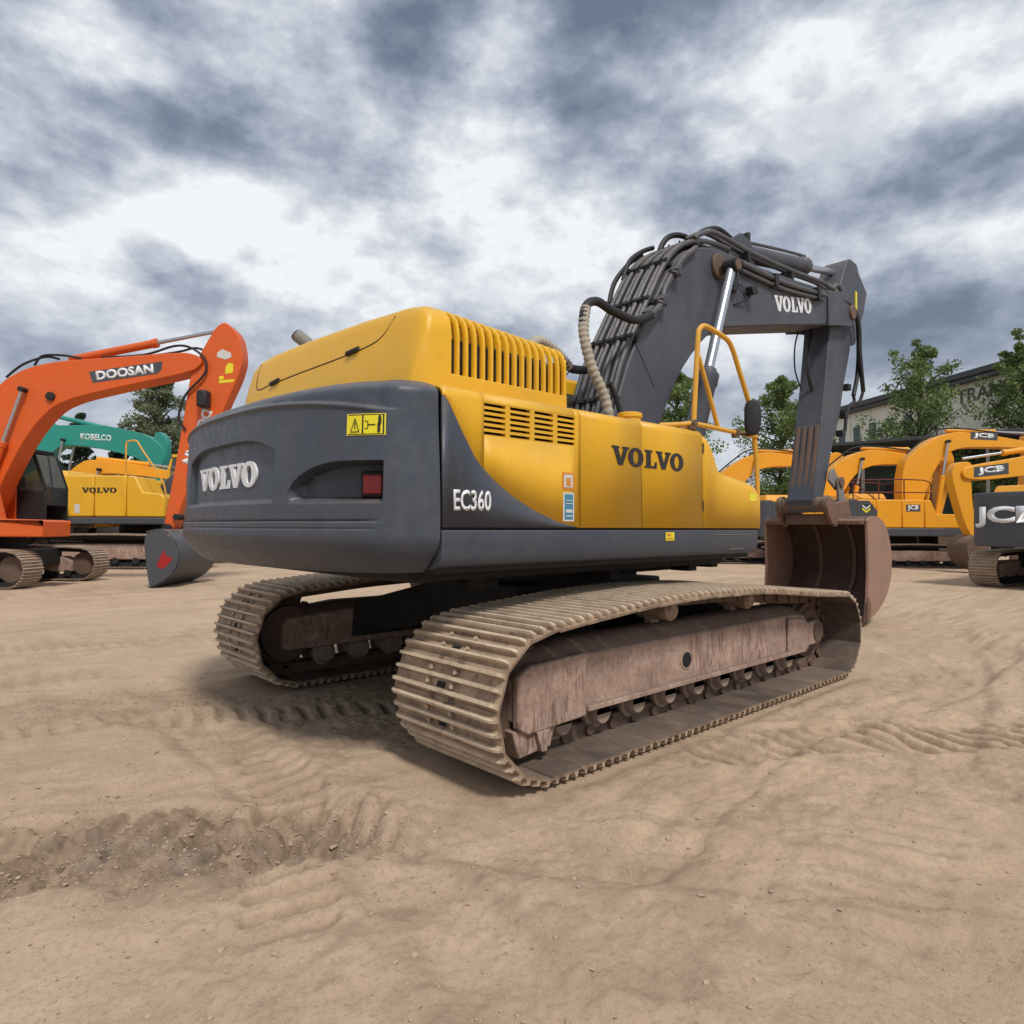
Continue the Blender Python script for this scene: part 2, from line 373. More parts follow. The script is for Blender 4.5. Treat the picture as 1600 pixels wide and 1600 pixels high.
def build_track(root, loop, yc, width, n, smat, cmat, detail, shoe=None):
    p, t, pitch = resample(loop, n)
    # chain links: one loop of link plates, inside the shoes
    m = MB()
    for (x, z), (tx, tz) in zip(p, t):
        nx, nz = tz, -tx
        M = Matrix(((tx, 0, nx, x), (0, 1, 0, yc), (tz, 0, nz, z), (0, 0, 0, 1)))
        for s in (-1, 1):
            m.box(-.52*pitch, .52*pitch, s*.085 - .022, s*.085 + .022, -.145, -.04, M)
        if detail:
            m.cyl(M @ Vector((.48*pitch, -.13, -.095)), M @ Vector((.48*pitch, .13, -.095)), .036, n=8)
    tr = m.obj('track_chain', cmat, root, 0, 30)
    me = shoe or shoe_mesh(pitch, width, detail, smat)
    r_ = random.Random(int(yc*1000) + n)
    for (x, z), (tx, tz) in zip(p, t):
        j = r_.uniform(-.012, .012) if detail else 0
        tx2, tz2 = tx*math.cos(j) - tz*math.sin(j), tx*math.sin(j) + tz*math.cos(j)
        nx, nz = tz2, -tx2
        off = .042 if detail else .03
        o = bpy.data.objects.new('shoe', me); COL.objects.link(o); o.parent = tr
        Y = Vector((nx, 0, nz)).cross(Vector((tx2, 0, tz2)))
        o.matrix_local = Matrix(((tx2, Y.x, nx, x - nx*off), (0, Y.y, 0, yc), (tz2, Y.z, nz, z - nz*off), (0, 0, 0, 1)))
    return tr, me
def gear(x, z, y0, y1, r, teeth=21):
    m = MB(); poly = []
    for i in range(teeth*2):
        a = 2*math.pi*i/(teeth*2); rr = r if i % 2 else r*.86
        poly += [(x + rr*math.cos(a - .05), z + rr*math.sin(a - .05)), (x + rr*math.cos(a + .05), z + rr*math.sin(a + .05))]
    m.prism(poly, y0, y1); return m

# ================================================================== GROUND
def vnoise(x, y, seed):
    r = np.random.default_rng(seed); G = r.random((256, 256)); xi = np.floor(x).astype(int); yi = np.floor(y).astype(int)
    fx = x - xi; fy = y - yi; fx = fx*fx*(3-2*fx); fy = fy*fy*(3-2*fy)
    a = G[xi % 256, yi % 256]; b = G[(xi+1) % 256, yi % 256]; c = G[xi % 256, (yi+1) % 256]; d = G[(xi+1) % 256, (yi+1) % 256]
    return (a*(1-fx) + b*fx)*(1-fy) + (c*(1-fx) + d*fx)*fy - .5
def fbm(x, y, s, o, seed, g=.5):
    h = 0; a = 1
    for k in range(o): h = h + a*vnoise(x*s + 17*k, y*s - 9*k, seed + k); s *= 2.03; a *= g
    return h
def sstep(a, b, x): t = np.clip((x-a)/(b-a), 0, 1); return t*t*(3-2*t)
def pathcoord(x, y, P):                            # distance along and across a polyline
    best = np.full(x.shape, 1e9); along = np.zeros_like(x); side = np.zeros_like(x); acc = 0
    for (x0, y0), (x1, y1) in zip(P[:-1], P[1:]):
        dx, dy = x1-x0, y1-y0; L = math.hypot(dx, dy); t = np.clip(((x-x0)*dx + (y-y0)*dy)/L/L, 0, 1)
        d = np.hypot(x - x0 - t*dx, y - y0 - t*dy); m = d < best
        best = np.where(m, d, best); along = np.where(m, acc + t*L, along); side = np.where(m, ((x-x0)*-dy + (y-y0)*dx)/L, side); acc += L
    return along, side, best, acc
PITS = [(-3.75, -1.20, .95, .50, -.72), (-3.15, -1.50, .55, .30, -.75), (-4.30, -.95, .6, .5, -.6)]
RUTS = [([(-6, 2.9), (-3.4, 1.7), (-2.95, .3), (-3.0, -2.2), (-3.4, -4.6)], .42, .022), ([(-6.5, .6), (-4.8, -.1), (-3.3, -.75), (-2.5, -2.3), (-1.0, -4.4)], .46, .026),
        ([(-1.6, -4.6), (.2, -3.15), (3, -2.65), (9, -1.0), (16, 3)], .42, .022), ([(-2.3, -2.75), (-.4, -2.45), (2.4, -2.75), (7, -2.5)], .30, .018), ([(-7, 4.2), (-3.6, 2.6), (-2.9, 2.1)], .5, .03), ([(3, -3.6), (6, -1.8), (10, 1.6), (16, 8)], .4, .02), ([(2.7, -2.6), (5.2, -.9), (9, 2.5)], .35, .02)]
CLEATS = [([(-4.9, -.62), (-4.1, -.92), (-3.4, -1.3), (-2.6, -1.85)], .62, .15, .032, -.3),
          ([(-1.1, -1.95), (-.4, -2.30), (.2, -2.68), (1.2, -3.5), (2.6, -4.9)], .50, .19, .060, .45),
          ([(-3.6, -2.4), (-3.2, -1.55), (-2.95, -1.0), (-2.8, -.2)], .30, .15, .030, .25),
          ([(-2.6, -3.6), (-.6, -3.3), (1.6, -3.9), (4, -5.6)], .42, .16, .012, .12),
          ([(-4.6, 1.3), (-3.2, .95), (-2.0, .25), (-1.0, -.4)], .35, .15, .018, .18),
          ([(3.2, -3.4), (7, -1.6), (12, 2.5), (18, 10)], .5, .17, .014, .2),
          ([(2.6, -4.3), (8, -2.6), (14, 1.2), (22, 8)], .5, .17, .013, .2),
          ([(5, -4.4), (11, -1.6), (17, 2.2), (26, 9)], .5, .17, .012, .2),
          ([(-9, 8), (-4, 5.2), (0, 3.6), (6, 2.6)], .5, .17, .014, .2),
          ([(-10, 4.6), (-5, 3.6), (-2.8, 2.7)], .5, .17, .014, .2)]
def ground_fields(x, y):
    h = .05*fbm(x, y, .22, 2, 3) + .034*fbm(x, y, .9, 3, 11) + .016*fbm(x, y, 4.0, 3, 31, .55) + .010*np.abs(fbm(x, y, 11, 3, 51, .6)) + .010*fbm(x*.35 + y*.2, y - x*.5, 3.2, 3, 81)*sstep(-.1, .3, fbm(x, y, .5, 2, 83))
    soil_shade = np.zeros_like(x)
    for cx, cy, a, b, rot in PITS:
        c, s = math.cos(rot), math.sin(rot); u = ((x-cx)*c + (y-cy)*s)/a; v = (-(x-cx)*s + (y-cy)*c)/b
        r = np.hypot(u, v) + .5*fbm(x, y, 2.2, 3, 77)
        m = 1 - sstep(.55, 1.1, r); h = h - .024*m + .014*np.exp(-((r-1.15)/.16)**2) + m*(.050*fbm(x, y, 8, 4, 91, .68))
        soil_shade = np.maximum(soil_shade, m)
    # churned strip on the far left
    al, sd_, d, L = pathcoord(x, y, [(-5.2, 2.3), (-3.6, 1.55), (-2.4, 1.25)])
    m = (1 - sstep(.22, .52, d + .3*fbm(x, y, 2, 3, 5))); h = h + m*(.028*fbm(x, y, 7, 4, 8, .7)); soil_shade = np.maximum(soil_shade, m*.55)
    for P, wd, sp, dep, sl in CLEATS:
        al, sd_, d, L = pathcoord(x, y, P)
        inn = (1 - sstep(wd*.5, wd*.62, d))*(.55 + .45*sstep(-.25, .1, fbm(x, y, .9, 2, 63)))*sstep(0, .4, al)*sstep(0, .4, L - al + .0)
        ph = (al + sl*sd_ + .06*fbm(x, y, 2.5, 2, 70))/sp*2*math.pi
        bar = np.clip(np.sin(ph)*(1 + 12*dep), -.4, 1)
        h = h - inn*dep*(bar*.9 + .35) + .4*dep*np.exp(-((d - wd*.66)/.05)**2)*(.5 + fbm(x, y, 3, 2, 5))
        soil_shade = np.maximum(soil_shade, inn*.85*np.clip(bar, 0, 1)*np.minimum(1, dep/.025))  # shade in the cleat grooves painted in through the colour mask
    for P, wd, dep in RUTS:
        al, sd_, d, L = pathcoord(x, y, P); wob = d + .07*fbm(x, y, 1.6, 2, 151)
        h = h - dep*(1 - sstep(wd*.30, wd*.55, wob)) + .55*dep*np.exp(-((wob - wd*.68)/.06)**2)*(.6 + 1.2*fbm(x, y, 4, 3, 161)); soil_shade = np.maximum(soil_shade, .45*np.exp(-((wob - wd*.5)/.05)**2)*sstep(-.2, .2, fbm(x, y, 2.2, 3, 171)))
    pat = sstep(.02, .22, fbm(x, y, .42, 3, 121)); h = h + pat*(.022*np.abs(fbm(x, y, 6.5, 4, 131, .62)) - .006); soil_shade = np.maximum(soil_shade, pat*.35*sstep(-.05, .25, fbm(x, y, 5, 3, 141)))
    # settle under both crawlers
    for yc in (-1.49, 1.49):
        m = (1 - sstep(2.2, 2.7, np.abs(x)))*(1 - sstep(.48, .66, np.abs(y-yc)))
        h = h*(1-m) + m*(-.006)
        edge = np.exp(-((np.abs(y-yc) - .60)/.07)**2)*(1 - sstep(2.1, 2.5, np.abs(x)))
        h = h + edge*.022*(.7 + fbm(x, y, 5, 3, 44)); soil_shade = np.maximum(soil_shade, edge*.5)
    far = sstep(14, 30, np.hypot(x, y)); h = h*(1 - .6*far)
    return h - .012, soil_shade
def axis(lo, hi, fine, n_out, far):
    a = list(np.arange(lo, hi, fine)); o = np.geomspace(fine*1.5, far, n_out); c = np.cumsum(o); c = c*far/c[-1]
    return np.array(list((lo - c)[::-1]) + a + list(hi + c))
gx = axis(-5.0, 3.2, .0135, 120, 900); gy = axis(-4.6, 1.6, .0135, 120, 900)
def build_ground():
    X, Y = np.meshgrid(gx, gy, indexing='ij'); H, S = ground_fields(X, Y); nx, ny = X.shape
    co_ = np.stack([X, Y, H], -1).reshape(-1, 3); i = np.arange(nx*ny).reshape(nx, ny)
    q = np.stack([i[:-1, :-1], i[1:, :-1], i[1:, 1:], i[:-1, 1:]], -1).reshape(-1, 4)
    me = bpy.data.meshes.new('ground'); me.vertices.add(len(co_)); me.vertices.foreach_set('co', co_.ravel())
    me.loops.add(q.size); me.loops.foreach_set('vertex_index', q.ravel().astype(np.int32))
    me.polygons.add(len(q)); me.polygons.foreach_set('loop_start', np.arange(0, q.size, 4, dtype=np.int32)); me.polygons.foreach_set('loop_total', np.full(len(q), 4, dtype=np.int32))
    me.polygons.foreach_set('use_smooth', np.ones(len(q), bool))
    at = me.attributes.new('soil_shade', 'FLOAT', 'POINT'); at.data.foreach_set('value', S.ravel().astype(np.float32))
    me.update(); me.validate()
    m, t, bs, L = newmat('sandy_yard')
    c = mixc(t, rmp(t, tnoise(t, .55, 6, .6), (.35, 0.0), (.68, 1.0)), (.525, .385, .268), (.43, .308, .208))
    c = mixc(t, mul(t, rmp(t, tnoise(t, 3.5, 8, .65), (.45, 0.0), (.72, 1.0)), .55), c, (.58, .445, .315))
    c = mixc(t, mul(t, rmp(t, tnoise(t, 45, 6, .72), (.50, 0.0), (.66, 1.0)), .40), c, (.20, .135, .095))
    c = mixc(t, mul(t, rmp(t, tnoise(t, 130, 4, .65), (.57, 0.0), (.66, 1.0)), .6), c, (.52, .42, .34))
    # faint streaks left by traffic
    c = mixc(t, mul(t, rmp(t, tnoise(t, 1.1, 6, .6, (.35, 2.6, 1)), (.50, 0.0), (.62, 1.0)), .30), c, (.33, .23, .155))
    a = N(t, 'ShaderNodeAttribute', attribute_name='soil_shade')
    s = mul(t, a.outputs['Fac'], rmp(t, tnoise(t, 9, 6, .65), (.30, .35), (.62, 1.0)))
    c = mixc(t, mul(t, s, .85), c, (.20, .140, .098))
    gr = mul(t, mul(t, a.outputs['Fac'], a.outputs['Fac']), rmp(t, tnoise(t, 4.0, 5, .6), (.56, 0.0), (.64, 1.0)))
    c = mixc(t, mul(t, gr, .35), c, (.17, .165, .155))
    L(c, bs.inputs['Base Color']); bs.inputs['Roughness'].default_value = .95; bs.inputs['Specular IOR Level'].default_value = .15
    n1 = tnoise(t, 55, 8, .72); n2 = tnoise(t, 210, 4, .7)
    hh = N(t, 'ShaderNodeMath', operation='ADD'); L(n1, hh.inputs[0]); L(mul(t, n2, .5), hh.inputs[1])
    bump(t, bs, hh.outputs[0], .7, .011)
    o = mkobj('ground', me, m, None, 0, 0); o['kind'] = 'structure'
    me.polygons.foreach_set('use_smooth', np.ones(len(q), bool))
build_ground()
# loose pebbles: one uncountable scatter, plus stones large enough to pick out
def pebble_geo(r, seed, rough=.3):
    rr = random.Random(seed); b = bmesh.new(); bmesh.ops.create_icosphere(b, subdivisions=1, radius=r)
    for v in b.verts: v.co = Vector((v.co.x*rr.uniform(.8, 1.3), v.co.y*rr.uniform(.7, 1.1), v.co.z*rr.uniform(.45, .7)))*rr.uniform(1-rough, 1+rough)
    V = np.array([tuple(v.co) for v in b.verts]); Fc = np.array([[v.index for v in f.verts] for f in b.faces]); b.free(); return V, Fc
stonem = paint('stone_tan', (.44, .325, .225), .95, .3, .9, scale=3, bumpy=.3)
def build_pebbles():
    protos = [pebble_geo(1, k) for k in range(8)]; pts = []
    while len(pts) < 5000:
        if rng.random() < .62:
            cx, cy, a, b, rot = PITS[rng.integers(0, 3)] if rng.random() < .85 else (-3.7, 1.6, 1.2, .4, -.3)
            u, v = rng.normal(0, .8, 2); c, s = math.cos(rot), math.sin(rot); x = cx + u*a*c - v*b*s; y = cy + u*a*s + v*b*c; r = abs(rng.normal(0, .0036)) + .0018
        else:
            d = 1.7 + 9*rng.random()**1.7; an = YAW + rng.uniform(-.75, .75); x = CAM.x + d*math.cos(an); y = CAM.y + d*math.sin(an); r = abs(rng.normal(0, .004)) + .002
        if abs(abs(y) - 1.49) < .5 and abs(x) < 2.4: continue
        pts.append((x, y, min(r, .022)))
    P = np.array(pts); H, _ = ground_fields(P[:, 0], P[:, 1]); VV = []; FF = []; o = 0
    for (x, y, r), h in zip(P, H):
        V, Fc = protos[rng.integers(0, 8)]; a = rng.uniform(0, 6.28); c, s = math.cos(a), math.sin(a)
        W = V*r; W = np.stack([W[:, 0]*c - W[:, 1]*s + x, W[:, 0]*s + W[:, 1]*c + y, W[:, 2] + h + r*.25], -1)
        VV.append(W); FF.append(Fc + o); o += len(V)
    me = bpy.data.meshes.new('pebbles'); me.from_pydata(np.concatenate(VV).tolist(), [], np.concatenate(FF).tolist())
    ob = mkobj('pebbles', me, stonem, None, 0, 50); ob['kind'] = 'stuff'; ob['label'] = 'loose pebbles and grit scattered over the sandy yard'; ob['category'] = 'pebbles'
    for k in range(7):
        cx, cy, a, b, rot = PITS[k % 3]; u, v = rng.normal(0, .55, 2); c, s = math.cos(rot), math.sin(rot); x = cx + u*a*c - v*b*s; y = cy + u*a*s + v*b*c
        r = rng.uniform(.018, .032); V, Fc = pebble_geo(r, 100 + k, .2); h, _ = ground_fields(np.array([x]), np.array([y]))
        me = bpy.data.meshes.new('stone'); me.from_pydata(V.tolist(), [], Fc.tolist())
        ob = mkobj('stone', me, stonem, None, 0, 60); ob.location = (x, y, float(h[0]) + r*.2); ob.rotation_euler = (0, 0, rng.uniform(0, 6)); tag(ob, 'fist-sized pale stone in the churned hollow at the lower left', 'stone', 'stones in the churned hollow')
build_pebbles()

# ================================================================== MAIN EXCAVATOR
ex = thing('excavator', 'large yellow and slate grey crawler excavator in the foreground seen from behind', 'excavator')
# ---- crawlers
XR, XF, RR, RF = -1.93, 1.98, .435, .405
loop = smooth_loop(track_loop(XF, XR, RF, RR, [(1.55, .835), (1.2, .865), (.45, .935), (-.4, .955), (-1.1, .935), (-1.6, .895)]), 5)
shoe0 = None
for side in (-1, 1):
    yc = side*1.49
    tr, shoe0 = build_track(ex, loop, yc, .92, 45, shoem, bronze, True, shoe0)
    # track frame: box with sloping shoulders, seen from outside
    s = side; yo, yi = yc + s*.21, yc - s*.21
    m = MB()
    st = [(-1.99, .30, .50, .54), (-1.93, .285, .565, .60), (-1.40, .285, .60, .66), (1.45, .285, .60, .66), (1.66, .295, .58, .63), (1.76, .33, .50, .54)]
    rings = [[(x, yo, zb), (x, yo, zt), (x, yo - s*.10, zt2), (x, yo - s*.14, zt2 + .02), (x, yi + s*.14, zt2 + .02), (x, yi, zt), (x, yi, zb)] for x, zb, zt, zt2 in st]
    m.loft(rings); fr = m.obj('track_frame', framem, ex, .012)
    m = MB(); m.box(-1.40, 1.62, yo - s*.05, yo + s*.045, .262, .296); m.obj('frame_rail', framem, fr, .006)
    m = MB(); m.prism([(-2.0, .27), (-2.0, .56), (-1.9, .61), (-1.43, .63), (-1.43, .245), (-1.92, .225)], yo, yo + s*.055); m.obj('motor_guard', framem, fr, .014)
    m = MB(); m.prism([(-2.02, .26), (-1.97, .10), (-1.72, .12), (-1.68, .24)], yo - s*.10, yo + s*.03); m.obj('chain_guide', framem, fr, .01)
    m = MB(); m.prism([(-1.86, .235), (-1.82, .115), (-1.78, .115), (-1.75, .235)], yo + s*.031, yo + s*.06); m.obj('chain_guide_rib', framem, fr, .004)
    m = MB(); m.prism([(1.30, .25), (1.30, .59), (1.62, .56), (1.70, .50), (1.70, .27)], yo, yo + s*.03); m.obj('idler_guard', framem, fr, .02)
    m = MB(); m.cyl((-.28, yo - s*.01, .43), (-.28, yo + s*.012, .43), .055); m.obj('grease_hole', seamm, fr)
    m = MB(); m.cyl((-.28, yo - s*.005, .43), (-.28, yo + s*.006, .43), .072); m.obj('hole_rim', framem, fr)
    for k in range(9):
        x = -1.55 + k*.37; m = MB()
        m.lathe((x, yc - .19, .21), (x, yc + .19, .21), [(0, .07), (.02, .085), (.06, .085), (.07, .115), (.10, .115), (.11, .09), (.27, .09), (.28, .115), (.31, .115), (.32, .085), (.36, .085), (.38, .07)], 14)
        m.box(x - .07, x + .07, yo - s*.08, yo - s*.02, .20, .29)
        m.obj('roller', rollerm, fr)
    for x in (-.35, .78):
        m = MB(); m.lathe((x, yc - .16, .78), (x, yc + .19*s, .78) if s > 0 else (x, yc + .16, .78), [(0, .05), (.03, .075), (.30, .075), (.33, .05)], 12)
        m.box(x - .05, x + .05, yi + s*.14, yi + s*.20, .62, .80); m.obj('carrier_roller', framem, fr)
    # sprocket and idler
    g = gear(XR, RR, yc - .045, yc + .045, RR - .085, 21); g.cyl((XR, yc - .17, RR), (XR, yc + .19, RR), .24, n=24); g.cyl((XR, yc - .10, RR), (XR, yc + .10, RR), .27, n=24)
    g.obj('sprocket', bronze, ex, 0, 30)
    m = MB(); m.lathe((XF, yc - .13, RF), (XF, yc + .13, RF), [(0, .20), (.03, .21), (.035, RF - .15), (.085, RF - .15), (.09, RF - .12), (.17, RF - .12), (.175, RF - .15), (.225, RF - .15), (.23, .21), (.26, .20)], 28)
    m.cyl((XF, yc - .21, RF), (XF, yc + .21, RF), .10, n=16); m.obj('idler', bronze, ex, 0, 30)
    m = MB(); m.prism([(1.72, .28), (1.72, .50), (2.02, .52), (2.09, .45), (2.09, .36), (2.02, .29)], yo - s*.06, yo - s*.01); m.obj('idler_yoke', framem, fr, .015)
# ---- centre section
m = MB()
for s in (-1, 1):
    for xx in (-1.05, 1.05):
        m.loft([[(xx*.55 + dx, s*.55, z) for dx, z in ((-.3, .50), (.3, .50), (.3, .90), (-.3, .90))], [(xx + dx, s*1.30, z) for dx, z in ((-.28, .34), (.28, .34), (.25, .66), (-.25, .66))]])
m.box(-.95, .95, -.62, .62, .45, .92)
m.obj('chassis', dark, ex, .02)
m = MB(); m.cyl((0, 0, .9), (0, 0, 1.06), .78, n=40); m.cyl((0, 0, .94), (0, 0, 1.0), .84, n=40); m.obj('slew_ring', dark, ex)
m = MB(); m.box(-2.36, 1.05, -1.22, 1.22, 1.06, 1.15); m.box(-1.2, .95, -.9, .9, 1.0, 1.07); m.obj('upper_frame', dark, ex, .02)
# dangling bits under the frame
for x, y, l in ((.55, -1.2, .05), (-.4, -1.1, .09), (.9, -1.2, .03), (-1.6, -1.0, .1)):
    m = MB(); m.box(x, x + .12, y, y + .2, 1.06 - l, 1.07); m.obj('underside_bracket', dark, ex, .01)
# ---- core behind the panels
m = MB(); m.box(-2.36, .30, -1.475, -.47, 1.13, 2.05); m.box(.301, 1.05, -1.475, -.47, 1.13, 1.68); m.box(-2.36, .25, .47, 1.475, 1.13, 2.05); m.box(-2.36, -.75, -.46, .46, 1.13, 2.10); m.obj('inner_body', dark, ex)
SY = -1.55
# ---- counterweight
NCW = 2.4
def cw_plan(th): s_, c_ = math.sin(th), math.cos(th); return Vector((-2.388 - .615*abs(c_)**(2/NCW), 1.55*math.copysign(abs(s_)**(2/NCW), s_), 0))
def cw_curve(n):
    D = [cw_plan(R(a)) for a in np.linspace(-90, 90, 4001)]; P = np.array([(p.x, p.y) for p in D]); d = np.r_[0, np.cumsum(np.hypot(*np.diff(P, axis=0).T))]
    s = np.linspace(0, d[-1], n); q = np.stack([np.interp(s, d, P[:, 0]), np.interp(s, d, P[:, 1])], -1)
    t = np.gradient(q, axis=0); t /= np.hypot(t[:, 0], t[:, 1])[:, None]; return q, np.stack([-t[:, 1], t[:, 0]], -1)*1.0
def sst(a, b, x): t = min(1, max(0, (x-a)/(b-a))); return t*t*(3-2*t)
def cw_inset(Y, z):
    y = abs(Y); d = 0
    if z < 1.34: d += .15*((1.34-z)/.20)**1.8
    d += .025*sst(1.45, 2.1, z)
    zl = 2.105 - .10*(y/1.48)**3
    d += .028*sst(zl - .008, zl + .006, z)*(1 - sst(1.40, 1.50, y)) - .012*math.exp(-((z - zl + .02)/.012)**2)*(1 - sst(1.36, 1.46, y))
    if z > 2.10: d += .12*((z-2.10)/.085)**2.4
    for zz, aa in ((1.415, .012), (1.375, .006), (1.395, .004)): d += aa*math.exp(-((z-zz)/.006)**2)*(1 - sst(1.36, 1.44, y))
    d -= .010*(1 - sst(1.40, 1.425, z))*(1 - sst(1.38, 1.46, y))
    # name panel
    top = 1.905 - .09*(y/.73)**4
    if y < .80: d += .040*sst(0, .008, .725 - y)*sst(0, .006, top - z)*sst(0, .03, z - 1.515)
    # lamp pocket
    if .84 < y < 1.46:
        t = min(1, max(0, (1.28-y)/.43)); zt = 1.512 + .222*math.sqrt(max(0, 1-t*t))
        e = sst(0, .007, zt - z)*sst(0, .045, z - 1.507)*sst(0, .010, 1.437 - y)*sst(0, .06, y - .86)
        d += e*(.09 + .11*sst(.9, 1.35, y))
    return d
cq, cn = cw_curve(440)
zs = [1.135, 1.14, 1.15, 1.165] + list(np.linspace(1.18, 2.09, 170)) + [2.10, 2.115, 2.13, 2.145, 2.158, 2.17, 2.178, 2.183]
m = MB(); rings = []
for z in zs:
    rg = []
    for (x, y), (nx, ny) in zip(cq, cn):
        d = cw_inset(y, z); k = 1 if nx < 0 else -1
        rg.append((x - k*nx*d, y - k*ny*d, z))
    rings.append(rg)
m.loft(rings, True, True)
cwt = m.obj('counterweight', slate, ex, 0, 50)
cwt['label'] = 'slate grey counterweight with raised white letters'
def cw_frame(yw, z, off=0.0):                      # matrix on the counterweight surface: x to the right seen from behind
    i = int(np.argmin(np.abs(cq[:, 1] - yw))); nx, ny = cn[i]; k = 1 if nx < 0 else -1; n = Vector((k*nx, k*ny, 0)).normalized()
    d = cw_inset(yw, z); p = Vector((cq[i, 0], cq[i, 1], z)) - n*(d - off); X = Vector((0, 0, 1)).cross(n).normalized()
    return Matrix(((X.x, 0, n.x, p.x), (X.y, 0, n.y, p.y), (X.z, 1, n.z, p.z), (0, 0, 0, 1)))
serif_word(1.00, .150, .014, lambda x: cw_frame(-x + .02, 1.70, -.002)).obj('lettering', white, cwt, 0, 30)
# lamp
M = cw_frame(-1.35, 1.615, .035); m = MB(); m.box(-.075, .075, -.072, .072, -.03, .028, M); lamp = m.obj('tail_lamp', black, cwt, .012)
m = MB(); m.box(-.055, .055, -.052, .052, .029, .040, M); m.obj('lens', redlens, lamp, .008)
# warning plate, follows the curve
def cw_patch(y0, y1, z0, z1, off, n=8, shear=0):
    m = MB(); g = []
    for k in range(n + 1):
        yy = y0 + (y1-y0)*k/n
        for z in (z0, z1): M = cw_frame(yy, z, off); g.append(tuple(M.translation))
        
    m.add(g, [(2*k, 2*k+2, 2*k+3, 2*k+1) for k in range(n)]); return m
ws = cw_patch(-1.265, -1.445, 1.865, 1.98, .004).obj('warning_plate', signyellow, cwt, 0, 50)
m = MB()
for a, b, c, d in ((-1.271, -1.439, 1.869, 1.873), (-1.271, -1.439, 1.972, 1.976), (-1.345, -1.349, 1.869, 1.976), (-1.271, -1.274, 1.869, 1.976), (-1.436, -1.439, 1.869, 1.976)):
    g = cw_patch(a, b, c, d, .006, 4); m.add(g.v, g.f)
def cw_pt(y, z, off=.0065): return tuple(cw_frame(y, z, off).translation)
tri = [(-1.285, 1.884), (-1.333, 1.884), (-1.310, 1.955)]
for (a, b), (c, d) in zip(tri, tri[1:] + tri[:1]):
    m.tube([cw_pt(a, b), cw_pt(c, d)], .0022, 4, 1)
m.tube([cw_pt(-1.31, 1.90), cw_pt(-1.31, 1.935)], .003, 4, 1)
m.tube([cw_pt(-1.402, 1.92), cw_pt(-1.375, 1.92)], .003, 4, 1); m.tube([cw_pt(-1.358, 1.90), cw_pt(-1.375, 1.90), cw_pt(-1.375, 1.94), cw_pt(-1.358, 1.94)], .0022, 4, 1)
m.tube([cw_pt(-1.421, 1.925), cw_pt(-1.421, 1.955)], .009, 6, 1); m.tube([cw_pt(-1.417, 1.88), cw_pt(-1.418, 1.925)], .004, 5, 1); m.tube([cw_pt(-1.425, 1.88), cw_pt(-1.424, 1.925)], .004, 5, 1)
m.cyl(cw_pt(-1.421, 1.962), cw_pt(-1.421, 1.963, .010), .008, n=8)
m.obj('pictogram', blackletter, ws, 0, 0)
# ---- side skirt
m = MB(); prof = [(SY, 1.368), (SY + .004, 1.22), (SY + .03, 1.175), (SY + .10, 1.152), (SY + .30, 1.148), (SY + .30, 1.36)]
m.loft([[(x, y, z) for y, z in prof] for x in (-2.372, 1.08)]); m.loft([[(1.081, y, z) for y, z in prof], [(1.145, y + .03 if y < -1.3 else y, z + (.0 if z > 1.3 else .012)) for y, z in prof]])
m.obj('side_skirt', slate, ex, .006)
m = MB(); m.box(-2.37, 1.12, SY + .015, -1.4, 1.367, 1.384); m.obj('panel_gap', seamm, ex)
m = MB(); m.box(.35, .93, SY - .0035, SY - .001, 1.328, 1.333); m.box(.60, .86, SY + .003, SY + .006, 1.208, 1.213); m.obj('scratch_marks', linkgrey, ex, 0, 0)
# ---- right side panels
def topprof(zb, y_in=-.5): return [(SY, zb), (SY, 2.10), (SY + .006, 2.128), (SY + .028, 2.152), (SY + .065, 2.165), (y_in, 2.172)]
def sheet(m, xs, zbs, tops=None):
    rg = []
    for x, zb in zip(xs, zbs): rg.append([(x, y, z) for y, z in topprof(zb)])
    m.loft(rg, False, False); return m
def panel_obj(m, name, mat):
    o = m.obj(name, mat, ex, 0, 40); sm = o.modifiers.new('thickness', 'SOLIDIFY'); sm.thickness = .022; sm.offset = -1; return o
def curve_z(x):
    xs = [-2.372, -2.342, -2.137, -1.867, -1.485, -1.32, -1.272]; return float(np.interp(x, xs, [2.10, 2.075, 1.758, 1.569, 1.422, 1.388, 1.384]))
VX0, VX1, VZ0, VZ1 = -2.085, -1.318, 1.905, 2.098
def smooth_curve(x0, x1, n): 
    xs = np.linspace(x0, x1, n); c = np.array([[-2.372, 2.10], [-2.342, 2.075], [-2.25, 1.925], [-2.137, 1.758], [-2.01, 1.655], [-1.867, 1.569], [-1.68, 1.487], [-1.485, 1.422], [-1.272, 1.384]])
    return [(float(x), float(np.interp(x, c[:, 0], c[:, 1]))) for x in xs]
m = MB()
A_ = smooth_curve(-2.372, VX0, 10); sheet(m, [p[0] for p in A_], [p[1] for p in A_])
m.loft([[(x, y, z) for y, z in [(SY, VZ1)] + topprof(0)[1:]] for x in (VX0, VX1)], False, False)
B_ = smooth_curve(VX0, VX1, 14); m.loft([[(x, SY, z), (x, SY, VZ0)] for x, z in B_], False, False)
D_ = smooth_curve(VX1, -1.272, 3); sheet(m, [p[0] for p in D_], [p[1] for p in D_])
rp = panel_obj(m, 'rear_side_panel', yellow)
m = MB(); P_ = smooth_curve(-2.372, -1.272, 26); m.loft([[(x, SY, 1.384), (x, SY, z)] for x, z in P_[:-1]], False, False); o = panel_obj(m, 'rear_side_panel_lower', slate)
m = MB(); m.box(VX0 - .01, VX1 + .01, SY + .05, SY + .06, VZ0 - .02, VZ1 + .02); m.obj('vent_backing', seamm, rp)
cw_ = (VX1 - VX0 - 3*.036)/4
